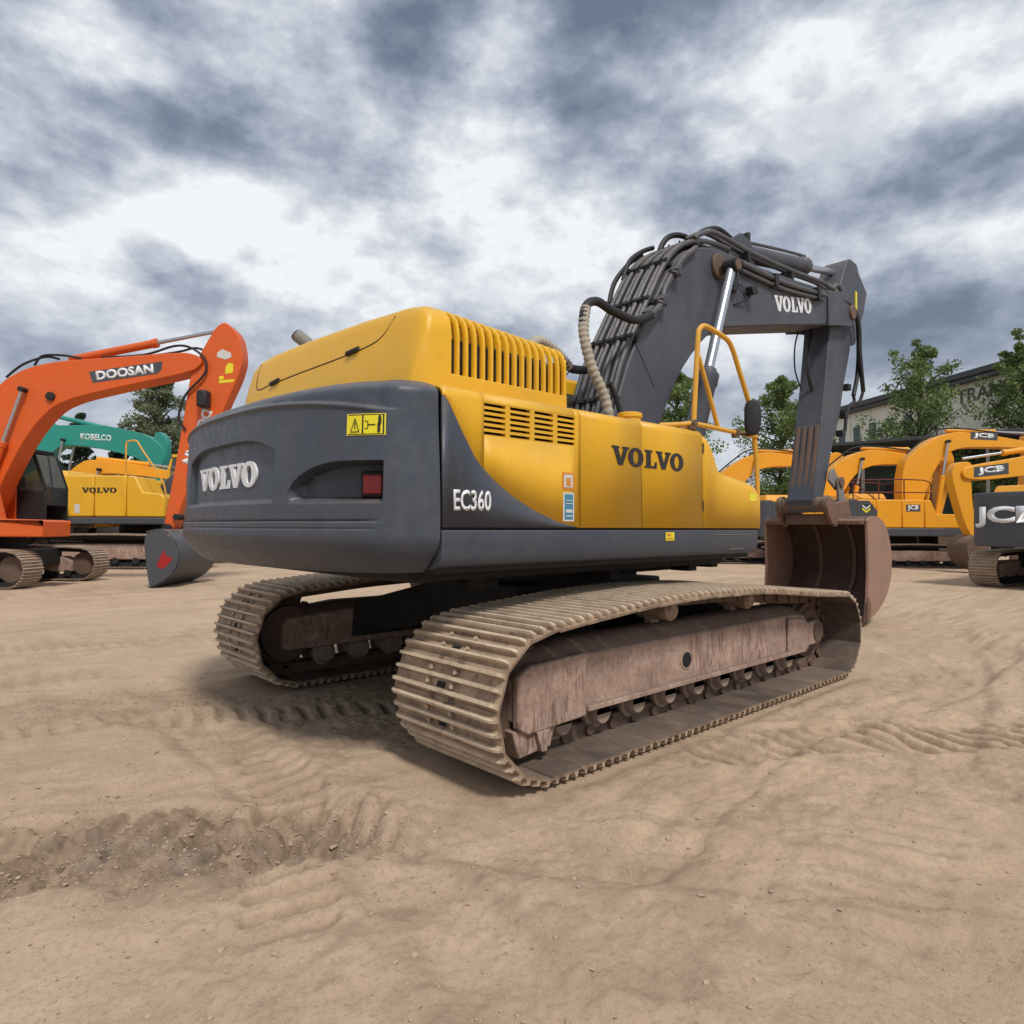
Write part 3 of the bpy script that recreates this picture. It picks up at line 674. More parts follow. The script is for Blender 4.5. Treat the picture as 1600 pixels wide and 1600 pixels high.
for k in range(3): m = MB(); x = VX0 + (k+1)*cw_ + k*.036; m.box(x, x + .036, SY + .0005, SY + .04, VZ0, VZ1); m.obj('vent_mullion', yellow, rp)
for k in range(4):
    x = VX0 + k*(cw_ + .036)
    for j in range(7):
        z = VZ0 + (VZ1 - VZ0)*j/6.0; t0, t1 = (z - .0075, z + .0075)
        if j == 0: t0, t1 = z, z + .006
        if j == 6: t0, t1 = z - .006, z
        m = MB(); m.add([(x, SY + .001, t0), (x + cw_, SY + .001, t0), (x + cw_, SY + .001, t1), (x, SY + .001, t1), (x, SY + .034, t0 + .012), (x + cw_, SY + .034, t0 + .012), (x + cw_, SY + .034, t1 + .012), (x, SY + .034, t1 + .012)],
                        [(0, 1, 2, 3), (7, 6, 5, 4), (0, 4, 5, 1), (3, 2, 6, 7), (0, 3, 7, 4), (1, 5, 6, 2)])
        m.obj('vent_slat', yellow, rp, 0, 20)
for x0, x1 in ((-1.260, -.612), (-.600, .188)):
    m = MB(); sheet(m, [x0, x1], [1.384, 1.384]); panel_obj(m, 'side_door', yellow)
# front fender with the step down toward the front
m = MB(); FP = [(.200, 2.10), (.28, 2.075), (.345, 2.01), (.39, 1.93), (.44, 1.85), (.51, 1.80), (.60, 1.778), (.97, 1.735), (1.08, 1.71), (1.125, 1.67), (1.140, 1.66), (1.143, 1.384)]
rg = []
for x, zt in FP[:-2]:
    rg.append([(x, SY, 1.384), (x, SY, zt - .03), (x, SY + .010, zt + .005), (x, SY + .035, zt + .04), (x, SY + .075, zt + .062), (x, -.50, zt + .068)])
x, zt = 1.128, 1.66; rg.append([(x, SY + .012, 1.384), (x, SY + .012, zt - .03), (x, SY + .02, zt), (x, SY + .04, zt + .025), (x, SY + .08, zt + .04), (x, -.5, zt + .045)])
x, zt = 1.145, 1.60; rg.append([(x, SY + .03, 1.384), (x, SY + .03, zt - .03), (x, SY + .04, zt), (x, SY + .06, zt + .01), (x, SY + .1, zt + .02), (x, -.5, zt + .02)])
rg.append([(1.146, SY + .05, 1.384), (1.146, SY + .05, 1.5), (1.146, SY + .06, 1.55), (1.146, SY + .09, 1.56), (1.146, SY + .14, 1.57), (1.146, -.52, 1.57)])
m.loft(rg, False, False); panel_obj(m, 'front_fender', yellow)
m = MB(); m.box(.94, 1.06, SY - .003, SY - .0008, 1.62, 1.685); m.obj('sticker', signyellow, ex, 0, 0)
# door hinges / latch
m = MB(); m.box(.196, .206, SY - .006, SY + .002, 1.52, 1.60); m.box(.196, .206, SY - .006, SY + .002, 1.98, 2.06); m.obj('door_hinge', bronze, ex)
# lettering
serif_word(.865, .130, .003, lambda x: side_matrix(-.515 + x, SY - .001, 1.882)).obj('lettering', blackletter, ex, 0, 0)
text_part('EC360', .27, .118, white, ex, side_matrix(-2.165, SY - .0005, 1.535), .022, .003)
m = MB(); m.box(-1.438, -1.325, SY - .0035, SY - .0008, 1.625, 1.735); m.obj('sticker', orangest, ex, 0, 0)
m = MB(); m.box(-1.425, -1.345, SY - .0060, SY - .0038, 1.64, 1.72); m.obj('sticker', palewhite, ex, 0, 0)
m = MB(); m.box(-1.405, -1.365, SY - .0085, SY - .0063, 1.65, 1.70); m.obj('sticker', orangest, ex, 0, 0)
m = MB(); m.box(-1.430, -1.328, SY - .0035, SY - .0008, 1.425, 1.608); m.obj('sticker', palewhite, ex, 0, 0)
m = MB(); m.box(-1.417, -1.341, SY - .0060, SY - .0038, 1.437, 1.596); m.obj('sticker', blue, ex, 0, 0)
for z0, z1 in ((1.555, 1.560), (1.535, 1.540), (1.480, 1.500), (1.455, 1.462)): m = MB(); m.box(-1.408, -1.350, SY - .0085, SY - .0063, z0, z1); m.obj('sticker_print', palewhite, ex, 0, 0)
m = MB(); m.box(-.315, -.205, SY - .0035, SY - .0008, 1.29, 1.352); m.obj('sticker', signyellow, ex, 0, 0)
for x1, z0, z1 in ((-.250, 1.325, 1.343), (-.22, 1.300, 1.312)): m = MB(); m.box(-.300, x1, SY - .0055, SY - .0037, z0, z1); m.obj('sticker_print', orangest, ex, 0, 0)
# fuel cap
m = MB(); m.lathe((-.42, -1.30, 2.165), (-.42, -1.30, 2.3), [(0, .085), (.055, .085), (.056, .095), (.085, .095), (.092, .085)], 20); m.obj('fuel_cap', yellow, ex, 0, 40)
# ---- engine hood
def hood_ring(x, t, yin=0.0):
    pr = [(-1.36, 2.14), (-1.36, 2.50), (-1.355, 2.555), (-1.338, 2.605), (-1.305, 2.645), (-1.25, 2.675), (-1.12, 2.698), (-.6, 2.73), (.1, 2.755), (.75, 2.765), (1.02, 2.75), (1.14, 2.71), (1.22, 2.60), (1.245, 2.44), (1.25, 2.14)]
    return [(x, y*(1 - .05*(1-t)), 2.14 + (z - 2.14)*t) for y, z in pr]
SL = .075
m = MB(); m.loft([hood_ring(x, t) for x, t in ((-2.43, .04), (-2.425, .16), (-2.410, .32), (-2.375, .62), (-2.345, .85), (-2.33, .93), (-2.31, .972), (-2.28, .993), (-2.175, 1.0))], True)
hd = m.obj('engine_hood', yellow, ex, 0, 35)
def hood_main(x):
    return [(x, -1.12, 2.14)] + hood_ring(x, 1)[6:]
m = MB(); m.loft([[(p[0], p[1], p[2] - .06*(x + 2.175)*(1 if p[2] > 2.3 else 0)) for p in hood_main(x)] for x in (-2.174, -1.7, -1.22, -1.19)], True); m.obj('hood_cover', yellow, hd, 0, 35)
m = MB(); m.loft([[(x, -1.22, 2.15), (x, -1.22, 2.42), (x, -1.20, 2.50), (x, -1.17, 2.54), (x, -1.125, 2.56), (x, -1.125, 2.15)] for x in (-2.174, -1.20)], True); m.obj('grille_backing', seamm, hd)
m = MB(); m.loft([[(x, -1.362, 2.14), (x, -1.362, 2.275), (x, -1.30, 2.285), (x, -1.30, 2.14)] for x in (-2.174, -1.19)], True); m.obj('hood_sill', yellow, hd, .006)
def rib_section(x0, x1, dz):
    o_ = [(-1.36, 2.27), (-1.36, 2.50), (-1.355, 2.555), (-1.338, 2.605), (-1.305, 2.645), (-1.25, 2.675), (-1.10, 2.70)]
    i_ = [(-1.335, 2.27), (-1.335, 2.49), (-1.330, 2.54), (-1.316, 2.585), (-1.288, 2.622), (-1.24, 2.65), (-1.10, 2.672)]
    mm = MB()
    for a in range(len(o_) - 1):
        pass
    rings = [[(x0 + .006, o[0], o[1] + dz), (x1 - .006, o[0], o[1] + dz), (x1, o[0] + .01, o[1] + dz), (x1, i[0], i[1] + dz), (x0, i[0], i[1] + dz), (x0, o[0] + .01, o[1] + dz)] for o, i in zip(o_, i_)]
    mm.loft(rings); return mm
NR = 15; pit = (2.174 - 1.19)/NR
for k in range(NR):
    x0 = -2.174 + k*pit + pit*.56; x1 = -2.174 + (k+1)*pit
    if k == NR - 1: x1 = -1.19
    rib_section(x0, x1, -.06*(x0 + 2.174)).obj('grille_rib', yellow, hd, 0, 40)
m = MB(); m.box(-1.1895, -1.17, -1.34, 1.2, 2.14, 2.53); m.obj('hood_front', yellow, hd, .02)
# hatch line and hinges on the rear face of the hood
def hood_rear_pt(y, t, off=.006):
    xs, ts = [-2.43, -2.425, -2.410, -2.375, -2.345, -2.33, -2.31, -2.28, -2.175], [.04, .16, .32, .62, .85, .93, .972, .993, 1.0]
    ztop = float(np.interp(y, [-1.08, -.6, .1, .75, 1.02], [2.698, 2.73, 2.755, 2.765, 2.75])); x = float(np.interp(t, ts, xs))
    return (x - off*.8, y*(1 - .05*(1-t)), 2.14 + (ztop - 2.14)*t + off*.5)
m = MB(); m.tube([hood_rear_pt(.98, .93, -.001), hood_rear_pt(1.0, .72, -.001), hood_rear_pt(.94, .56, -.001), hood_rear_pt(.7, .56, -.001), hood_rear_pt(.2, .58, -.001), hood_rear_pt(-.3, .60, -.001), hood_rear_pt(-.75, .64, -.001), hood_rear_pt(-.93, .72, -.001), hood_rear_pt(-1.02, .92, -.001)], .005, 6, 6)
m.obj('hatch_gap', seamm, hd)
for yy, tt in ((.60, .563), (-.60, .625)):
    a = Vector(hood_rear_pt(yy + .07, tt - .01, .008)); b = Vector(hood_rear_pt(yy - .07, tt + .01, .008)); m = MB(); m.tube([a, b], .018, 8, 1); m.obj('hatch_hinge', black, hd)
# exhaust stub
m = MB(); m.tube([(-1.90, .95, 2.62), (-1.90, .95, 2.88), (-1.93, .98, 2.95), (-2.0, 1.05, 3.03)], .055, 14, 5); exh = m.obj('exhaust_pipe', linkgrey, ex)
m = MB(); m.cyl((-1.995, 1.045, 3.025), (-2.006, 1.056, 3.039), .050, n=14); m.obj('exhaust_opening', seamm, exh)
# ---- left side body and cab
m = MB(); m.box(-2.36, .2, 1.476, 1.55, 1.17, 2.15); m.obj('left_side_panel', yellow, ex, .02)
cab = MB(); CP = [(.22, 1.25), (.22, 2.55), (.30, 2.93), (.42, 3.0), (1.45, 3.0), (1.62, 2.9), (1.95, 2.0), (1.95, 1.25)]
cab.prism(CP, .56, .62); cab.prism(CP, 1.40, 1.46); cabo = cab.obj('cab', yellow, ex, .02)
m = MB(); m.box(.22, .28, .625, 1.395, 1.26, 2.6); m.box(.31, 1.50, .60, 1.42, 2.94, 3.03); m.box(.23, 1.94, .625, 1.395, 1.2, 1.27); m.obj('cab_shell', yellow, cabo, .02)
m = MB(); m.add([(1.96, .63, 1.6), (1.96, 1.39, 1.6), (1.60, 1.39, 2.88), (1.60, .63, 2.88)], [(0, 1, 2, 3)]); m.obj('windscreen', glass, cabo, 0, 0)
for y in (1.462, .552): m = MB(); m.box(.5, 1.45, y, y + .006, 1.95, 2.85); m.obj('side_window', glass, cabo, 0, 0)
m = MB(); m.box(-.7, .2, .5, 1.5, 2.052, 2.13); m.obj('left_deck', yellow, ex, .02)
# ---- handrail, mirror
m = MB(); m.tube([(.155, -1.49, 2.165), (.19, -1.49, 2.55), (.228, -1.49, 2.93), (.255, -1.49, 3.0), (.31, -1.49, 3.035), (.40, -1.49, 3.035), (.56, -1.49, 3.015), (.70, -1.49, 2.985), (.79, -1.49, 2.90), (.88, -1.49, 2.76), (1.00, -1.49, 2.58), (1.09, -1.49, 2.42), (1.145, -1.49, 2.20), (1.185, -1.49, 1.95), (1.20, -1.49, 1.70), (1.20, -1.49, 1.42)], .0215, 10, 4)
hr = m.obj('handrail', yellow_d, ex)
m = MB(); m.tube([(.245, -1.485, 2.77), (.40, -1.485, 2.49), (.545, -1.485, 2.21)], .019, 10, 1); m.obj('brace', yellow_d, hr)
m = MB(); m.tube([(-.12, -1.36, 2.19), (0.05, -1.46, 2.205), (.155, -1.505, 2.215), (.6, -1.505, 2.21), (1.15, -1.505, 2.205)], .02, 10, 3); m.obj('rail', yellow_d, hr)
m = MB(); m.tube([(.155, -1.505, 2.21), (.30, -1.30, 2.20), (.50, -.95, 2.19)], .02, 8, 1); m.obj('rail', yellow_d, hr)
for x in (.12, .80):
    m = MB(); m.cyl((x, -1.50, 2.165), (x, -1.50, 2.20), .035, n=12); m.cyl((x + .0, -1.535, 2.213), (x + .0, -1.47, 2.213), .03, n=10); m.obj('rail_clamp', bronze, hr)
m = MB(); rg = []
for x, k in ((-.028, .75), (-.020, .95), (0, 1), (.012, .9)):
    rg.append([(.90 + x*.6 + .075*k*.45*math.copysign(abs(math.cos(a))**.6, math.cos(a)), -1.60 + x*.9 - .075*k*.85*math.copysign(abs(math.cos(a))**.6, math.cos(a))*.9, 2.335 + .155*k*math.copysign(abs(math.sin(a))**.7, math.sin(a))) for a in np.linspace(0, 2*math.pi, 24, False)])
m.loft(rg); mir = m.obj('mirror', black, ex, 0, 50)
m = MB(); m.tube([(.80, -1.505, 2.21), (.90, -1.56, 2.19), (.93, -1.59, 2.22), (.93, -1.58, 2.30)], .011, 8, 4); m.obj('mirror_arm', black, mir)

# ---- boom
BT = [(.50, 1.70), (.55, 2.2), (.64, 2.51), (.76, 2.80), (.90, 3.12), (1.36, 3.86), (1.60, 4.20), (1.78, 4.38), (2.0, 4.52), (2.4, 4.65), (2.99, 4.70), (3.94, 4.745), (5.59, 4.92), (5.95, 4.955)]
BB = [(5.97, 4.50), (5.76, 4.43), (3.94, 4.045), (2.85, 3.80), (2.60, 3.74), (2.40, 3.64), (2.1, 3.41), (1.75, 3.05), (1.42, 2.52), (1.05, 1.78), (.78, 1.60)]
m = MB(); m.prism(round_line(BT, 1) + round_line(BB, 1), -.30, .30); boom = m.obj('boom', boomgrey, ex, .018, 30)
# edge flanges and end plates
for s in (-1, 1):
    m = MB(); m.prism([(5.62, 4.88), (5.95, 4.99), (6.35, 5.02), (6.60, 4.90), (6.62, 4.68), (6.45, 4.53), (6.0, 4.46), (5.62, 4.38)], s*.302, s*.335); m.obj('boom_end_plate', boomgrey, boom, .012)
    m = MB(); m.cyl((6.47, s*.30, 4.76), (6.47, s*.37, 4.76), .11, n=20); m.obj('boom_pin', bronze, boom, .01)
    m = MB(); m.prism([(.42, 1.62), (.40, 1.85), (.50, 2.0), (1.0, 1.9), (1.02, 1.66), (.8, 1.5)], s*.302, s*.33); m.obj('foot_plate', boomgrey, boom, .012)
for P in ([(1.30, -.301, 2.85), (.98, -.301, 3.25)], [(2.62, -.301, 4.1), (2.70, -.301, 3.78)]): m = MB(); m.tube(P, .004, 5, 1); m.obj('weld_seam', seamm, boom)
serif_word(1.13, .205, .003, lambda x: side_matrix(4.53 + x*math.cos(.185), -.3015, 4.452 + x*math.sin(.185), .185)).obj('lettering', white, boom, 0, 0)
# boom brackets at the foot
m = MB()
for s in (-1, 1): m.prism([(.1, 1.12), (.22, 1.75), (.45, 1.98), (.95, 1.95), (1.25, 1.5), (1.9, 1.35), (1.95, 1.12)], s*.36, s*.41)
m.obj('boom_bracket', boomgrey, ex, .015)
# lift cylinders
for s in (-1, 1):
    y = s*.47; a = Vector((1.45, y, 1.55)); b = Vector((2.58, y, 4.42)); d = (b - a).normalized()
    m = MB(); m.lathe(a, b, [(0, .09), (.12, .10), (.16, .115), (1.50, .115), (1.52, .13), (1.64, .13), (1.66, .10), (1.70, .09)], 20); cy = m.obj('boom_cylinder', boomgrey, ex, 0, 40)
    m = MB(); m.cyl(a + d*1.69, b, .056, n=18); m.obj('rod', chrome, cy)
    m = MB(); m.cyl((b.x, y - .085, b.z), (b.x, y + .085, b.z), .085, n=18); m.obj('rod_eye', dark, cy, .008)
    m = MB(); m.tube([a + d*.3 + Vector((-.14, 0, .05)), a + d*1.5 + Vector((-.14, 0, .05))], .02, 8, 1); m.obj('cylinder_pipe', steelpipe, cy)
m = MB(); m.cyl((2.58, -.56, 4.42), (2.58, .56, 4.42), .065, n=16); m.obj('cylinder_pin', bronze, boom)
m = MB(); m.cyl((2.56, -.34, 4.45), (2.56, -.30, 4.45), .15, n=22); m.obj('pin_boss', bronze, boom, .01)
m = MB(); m.box(2.72, 2.90, -.37, -.30, 4.22, 4.40); m.box(2.74, 2.80, -.40, -.37, 4.26, 4.48); m.cyl((2.85, -.33, 4.2), (2.85, -.33, 4.62), .022, n=8); m.cyl((2.95, -.33, 4.28), (2.95, -.33, 4.66), .02, n=8); m.obj('valve_block', black, boom, .006)
# work lamp on the boom
m = MB(); M = Matrix.Translation((3.22, -.38, 4.31)) @ Matrix.Rotation(R(-20), 4, 'Y'); m.box(-.065, .065, -.05, .05, -.055, .055, M); wl = m.obj('work_lamp', black, boom, .012)
m = MB(); m.tube([(3.22, -.36, 4.24), (3.10, -.34, 4.16), (2.92, -.31, 4.08)], .013, 6, 3); m.tube([(3.10, -.33, 4.33), (2.96, -.31, 4.40), (2.9, -.31, 4.55)], .006, 6, 3); m.obj('lamp_bracket', black, wl)
m = MB(); M2 = M @ Matrix.Translation((.066, 0, 0)); m.box(0, .006, -.04, .04, -.045, .045, M2); m.obj('lens', glass, wl)
# pipes running up the back of the boom
def offs(path, o):
    P = [Vector((x, 0, z)) for x, z in path]; out = []
    for i, p in enumerate(P):
        T = (P[min(i+1, len(P)-1)] - P[max(i-1, 0)]).normalized(); n = Vector((-T.z, 0, T.x)); out.append(p + n*o)
    return out
PT = [(.56, 2.15), (.66, 2.50), (.78, 2.80), (.92, 3.12), (1.36, 3.84), (1.58, 4.17), (1.78, 4.38), (2.02, 4.535), (2.4, 4.66), (2.9, 4.71)]
for k, (y, r, o, e) in enumerate([(-.255, .030, .06, 10), (-.185, .026, .05, 9), (-.115, .030, .065, 10), (-.045, .022, .05, 8), (.03, .028, .06, 10), (.10, .022, .05, 9), (.17, .030, .065, 10), (.25, .028, .06, 9)]):
    P = [Vector((p.x, y, p.z)) for p in offs(PT[:e], o)]
    m = MB(); m.tube(P, r, 9, 3); m.obj('boom_pipe', steelpipe, boom)
for x, z, ang in ((.72, 2.64, R(70)), (1.02, 3.29, R(58)), (1.30, 3.74, R(57)), (1.62, 4.22, R(52)), (2.15, 4.585, R(24))):
    M = Matrix.Translation((x, 0, z)) @ Matrix.Rotation(-ang, 4, 'Y'); m = MB(); m.box(-.03, .03, -.31, .31, .0, .035, M); m.box(-.022, .022, -.29, .29, .085, .105, M)
    for y in (-.22, -.08, .065, .21): m.cyl(M @ Vector((0, y, .1)), M @ Vector((0, y, .125)), .012, n=6)
    m.obj('pipe_clamp', black, boom, .004)
# pipes along the upper front of the boom
for y, dz, r in ((-.27, .07, .03), (-.17, .085, .026)):
    m = MB(); m.tube([(2.1, y, 4.60 + dz), (2.35, y, 4.74 + dz), (2.6, y, 4.80 + dz), (3.4, y, 4.80 + dz), (4.6, y, 4.87 + dz), (5.5, y, 4.95 + dz), (5.75, y - .05, 4.90 + dz), (5.95, y - .05, 5.0 + dz), (6.1, y - .05, 4.96 + dz)], r, 9, 4); m.obj('boom_pipe', steelpipe, boom)
m = MB(); m.tube([(3.05, -.335, 4.62), (4.2, -.335, 4.66), (5.5, -.335, 4.80)], .032, 9, 3); m.tube([(3.05, -.335, 4.53), (4.2, -.335, 4.575), (5.4, -.335, 4.72)], .024, 9, 3); m.obj('boom_pipe', steelpipe, boom)
for x, z in ((3.9, 4.62), (5.2, 4.76)):
    m = MB(); m.box(x - .04, x + .04, -.385, -.302, z - .1, z + .08); m.obj('pipe_clamp', black, boom, .006)
for x, z in ((3.3, 4.73), (4.5, 4.80)): m = MB(); m.box(x, x + .06, -.3, .3, z, z + .13); m.obj('pipe_clamp', black, boom, .006)
# hoses over the knee of the boom
for P, r in (([(1.98, .12, 4.52), (2.05, .12, 4.70), (2.2, .10, 4.84), (2.45, .08, 4.90), (2.7, .06, 4.86), (2.9, .05, 4.80)], .034),
             ([(2.35, -.02, 4.72), (2.6, -.05, 4.95), (2.9, -.08, 5.08), (3.2, -.08, 5.07), (3.42, -.06, 5.02), (3.58, -.05, 5.06)], .034),
             ([(3.6, -.12, 5.08), (3.72, -.13, 4.98), (3.86, -.14, 4.90), (4.1, -.14, 4.93)], .030),
             ([(1.50, .26, 4.18), (1.62, .27, 4.42), (1.85, .27, 4.60), (2.05, .25, 4.70)], .028),
             ([(1.30, .30, 3.88), (1.42, .32, 4.15), (1.70, .33, 4.44), (1.9, .30, 4.58)], .028)):
    m = MB(); m.tube(P, r, 9, 6); m.obj('hose', black, boom)
m = MB(); m.prism([(3.05, 4.70), (3.15, 5.02), (3.35, 5.14), (3.62, 5.10), (3.72, 4.72)], -.17, -.13); m.prism([(3.05, 4.70), (3.15, 5.02), (3.35, 5.14), (3.62, 5.10), (3.72, 4.72)], .13, .17); m.obj('cylinder_lug', boomgrey, boom, .01)
m = MB(); m.box(3.48, 3.66, -.12, .02, 5.09, 5.16); m.box(3.56, 3.62, -.16, -.02, 5.0, 5.22); m.obj('hose_coupling', black, boom, .01)
# stick cylinder
a = Vector((3.45, 0, 4.98)); b = Vector((6.88, 0, 5.56)); d = (b-a).normalized(); m = MB(); m.lathe(a, b, [(0, .10), (.1, .115), (.14, .118), (1.95, .118), (1.97, .135), (2.12, .135), (2.14, .10), (2.16, .09)], 20); sc_ = m.obj('stick_cylinder', boomgrey, ex, 0, 40)
m = MB(); m.cyl(a + d*2.15, b, .055, n=16); m.obj('rod', chrome, sc_)
m = MB(); m.cyl((6.88, -.10, 5.56), (6.88, .10, 5.56), .11, n=16); m.obj('rod_eye', boomgrey, sc_)
m = MB(); m.tube([a + d*.35 + Vector((0, -.02, .15)), a + d*1.4 + Vector((0, -.02, .16)), a + d*2.1 + Vector((0, -.02, .15))], .022, 8, 2); m.obj('cylinder_pipe', steelpipe, sc_)
# ---- stick
SP = [(5.42, 1.62), (5.36, 1.80), (5.57, 2.57), (5.81, 3.57), (5.98, 4.45), (6.10, 4.86), (6.28, 5.02), (6.56, 5.50), (6.68, 5.68), (6.80, 5.74), (7.06, 5.72), (7.14, 5.60), (7.50, 5.34), (7.36, 5.0), (6.98, 4.38), (6.74, 4.30), (6.58, 3.88), (6.33, 3.14), (6.03, 2.61), (5.79, 2.01), (5.68, 1.76), (5.58, 1.62)]
m = MB(); m.prism(SP, -.20, .20); stick = m.obj('stick', boomgrey, ex, .016, 30)
for k, y in enumerate((-.145, -.05, .045, .14)):
    P0, P1 = Vector((5.42, y, 1.90)), Vector((5.66, y, 2.92)); m = MB(); T = (P1-P0).normalized(); n = Vector((-T.z, 0, T.x))
    m.loft([[tuple(p + n*o + Vector((0, yy, 0))) for o, yy in ((-.01, -.032), (.028, -.026), (.028, .026), (-.01, .032))] for p in (P0, P1)]); m.obj('wear_strip', bronze, stick, .006)
m = MB(); m.cyl((5.50, -.30, 1.73), (5.50, .30, 1.73), .115, n=20); m.obj('stick_pin_boss', bronze, stick, .01)
for s in (-1, 1): m = MB(); m.cyl((5.50, s*.30, 1.73), (5.50, s*.37, 1.73), .135, n=18); m.obj('pin_collar', bronze, stick, .01)
m = MB()
for P, r in (([(6.12, -.24, 4.95), (6.5, -.26, 4.98), (6.86, -.27, 4.78), (6.92, -.27, 4.3), (6.86, -.27, 3.86), (6.72, -.26, 3.5)], .034), ([(6.10, -.30, 4.88), (6.5, -.32, 4.86), (6.76, -.33, 4.62), (6.80, -.33, 4.2), (6.86, -.33, 3.9), (7.02, -.30, 3.6)], .034),
             ([(7.02, -.30, 3.62), (6.9, -.28, 3.42), (6.66, -.25, 3.36), (6.5, -.24, 3.2), (6.42, -.24, 2.9)], .026), ([(6.72, -.26, 3.5), (6.74, -.26, 3.4), (6.6, -.25, 3.3)], .024)):
    mm = MB(); mm.tube(P, r, 9, 6); mm.obj('hose', black, stick)
for P, r in (([(5.62, .12, 4.42), (5.48, .12, 4.1), (5.50, .12, 3.75), (5.72, .12, 3.5)], .012), ([(5.86, .02, 4.42), (5.68, .0, 4.05), (5.66, 0, 3.75), (5.80, 0, 3.48)], .028)):
    mm = MB(); mm.tube(P, r, 8, 6); mm.obj('hose', black, stick)
m = MB(); m.box(6.96, 7.02, -.215, -.19, 4.95, 5.25); m.obj('reflector', signyellow, stick)
for x, z in ((6.62, 3.62), (6.50, 3.16), (6.38, 2.86)):
    m = MB(); m.box(x - .09, x + .03, -.26, -.15, z - .05, z + .05); m.obj('hose_bracket', black, stick, .01)
# bucket cylinder on the front of the stick
a = Vector((7.02, 0, 4.42)); b = Vector((6.02, 0, 2.12)); d = (b-a).normalized(); m = MB(); m.lathe(a, b, [(0, .09), (.1, .105), (1.55, .105), (1.58, .12), (1.70, .12), (1.72, .08)], 18); bc = m.obj('bucket_cylinder', boomgrey, ex, 0, 40)
m = MB(); m.cyl(a + d*1.71, b, .05, n=14); m.obj('rod', chrome, bc)
for s in (-1, 1):
    m = MB(); m.prism([(5.80, 2.24), (5.92, 2.30), (6.10, 2.14), (6.12, 2.02), (6.02, 1.96), (5.74, 2.10)], s*.235, s*.275); m.obj('link', linkgrey, ex, .012)
    m = MB(); m.prism([(5.94, 2.10), (6.10, 2.16), (6.20, 1.80), (6.12, 1.62), (5.98, 1.66)], s*.285, s*.33); m.obj('link', linkgrey, ex, .012)
    for x, z in ((6.03, 2.08), (6.09, 1.71)): m = MB(); m.cyl((x, s*.22, z), (x, s*.355, z), .085, n=16); m.obj('link_pin', bronze, ex, .008)
# ---- bucket
PROF = [(5.80, 1.50), (5.95, 1.565), (6.25, 1.56), (6.50, 1.46), (6.68, 1.26), (6.77, 1.0), (6.78, .76), (6.70, .54), (6.54, .36), (6.32, .22), (6.05, .12), (5.76, .05)]
def inner(P, t):
    out = []
    for i, (x, z) in enumerate(P):
        a_, b_ = P[max(0, i-1)], P[min(len(P)-1, i+1)]; tx, tz = b_[0]-a_[0], b_[1]-a_[1]; l = math.hypot(tx, tz); out.append((x + tz/l*t, z - tx/l*t))
    return out
IN = inner(PROF, .035)
PROF = round_line(PROF, 1); IN = inner(PROF, .035)
m = MB()
m.prism(PROF + IN[::-1], -.74, .74); bk = m.obj('bucket', bucketshade, ex, .006, 30)
for s in (-1, 1):
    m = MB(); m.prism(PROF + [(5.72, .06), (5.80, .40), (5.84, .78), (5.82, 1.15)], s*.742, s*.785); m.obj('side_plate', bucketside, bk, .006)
    m = MB(); m.prism([(5.83, .30), (5.80, .10), (5.70, .04), (5.74, .40)], s*.786, s*.82); m.obj('side_cutter', bucketm, bk, .006)
for s in (-1, 1):
    m = MB(); m.prism([(5.38, 1.70), (5.44, 1.84), (5.56, 1.84), (5.66, 1.76), (6.0, 1.80), (6.16, 1.82), (6.20, 1.68), (6.3, 1.545), (5.86, 1.51), (5.72, 1.40), (5.55, 1.45), (5.42, 1.60)], s*.345, s*.395); m.obj('bucket_ear', bucketm, bk, .012)
m = MB(); m.prism([(5.80, 1.53), (5.72, 1.50), (5.72, 1.44), (5.80, 1.44)], -.74, .74); m.obj('top_lip', bucketm, bk, .01)
m = MB(); m.prism([(5.56, 1.60), (5.80, 1.56), (5.80, 1.45), (5.58, 1.44)], -.34, .34); m.obj('cross_tube', bronze, bk, .02)
for y in (-.26, .26):
    st_ = inner(PROF[1:-1], .037); st2 = inner(PROF[1:-1], .06); m = MB(); m.prism(st_ + st2[::-1], y - .03, y + .03); m.obj('inner_strip', bronze, bk)
for y in np.linspace(-.66, .66, 5):
    m = MB(); m.loft([[(5.80, y - .06, .045), (5.80, y + .06, .045), (5.80, y + .06, .115), (5.80, y - .06, .115)], [(5.58, y - .035, .005), (5.58, y + .035, .005), (5.58, y + .035, .02), (5.58, y - .035, .02)]]); m.obj('tooth', bucketm, bk, .006)
# ---- hoses between body and boom
hz = [([(-.60, -.32, 2.25), (-.58, -.32, 2.75), (-.40, -.25, 3.02), (-.10, -.18, 3.02), (.2, -.1, 2.92), (.42, -.02, 2.94), (.62, .05, 2.98)], .042, 4),
      ([(.30, -.55, 2.20), (.24, -.52, 2.55), (.10, -.47, 2.85), (.04, -.43, 3.15), (.10, -.40, 3.40), (.28, -.38, 3.50), (.52, -.38, 3.46), (.85, -.40, 3.44), (1.10, -.40, 3.55)], .042, 5),
      ([(1.10, -.40, 3.55), (1.34, -.36, 3.72), (1.45, -.33, 3.92), (1.62, -.33, 4.14), (1.80, -.33, 4.34), (2.05, -.33, 4.52)], .036, 5)]
for k, (P, r, sub) in enumerate(hz):
    m = MB(); m.tube(P, r, 10, 6); h_ = m.obj('hydraulic_hose', black if k < 2 else steelpipe, ex)
    if k < 2:
        m = MB(); m.tube(P[:5], lambda t: r + .006 + .004*math.sin(t*150), 10, 30); m.obj('hose_wrap', wrap, h_)
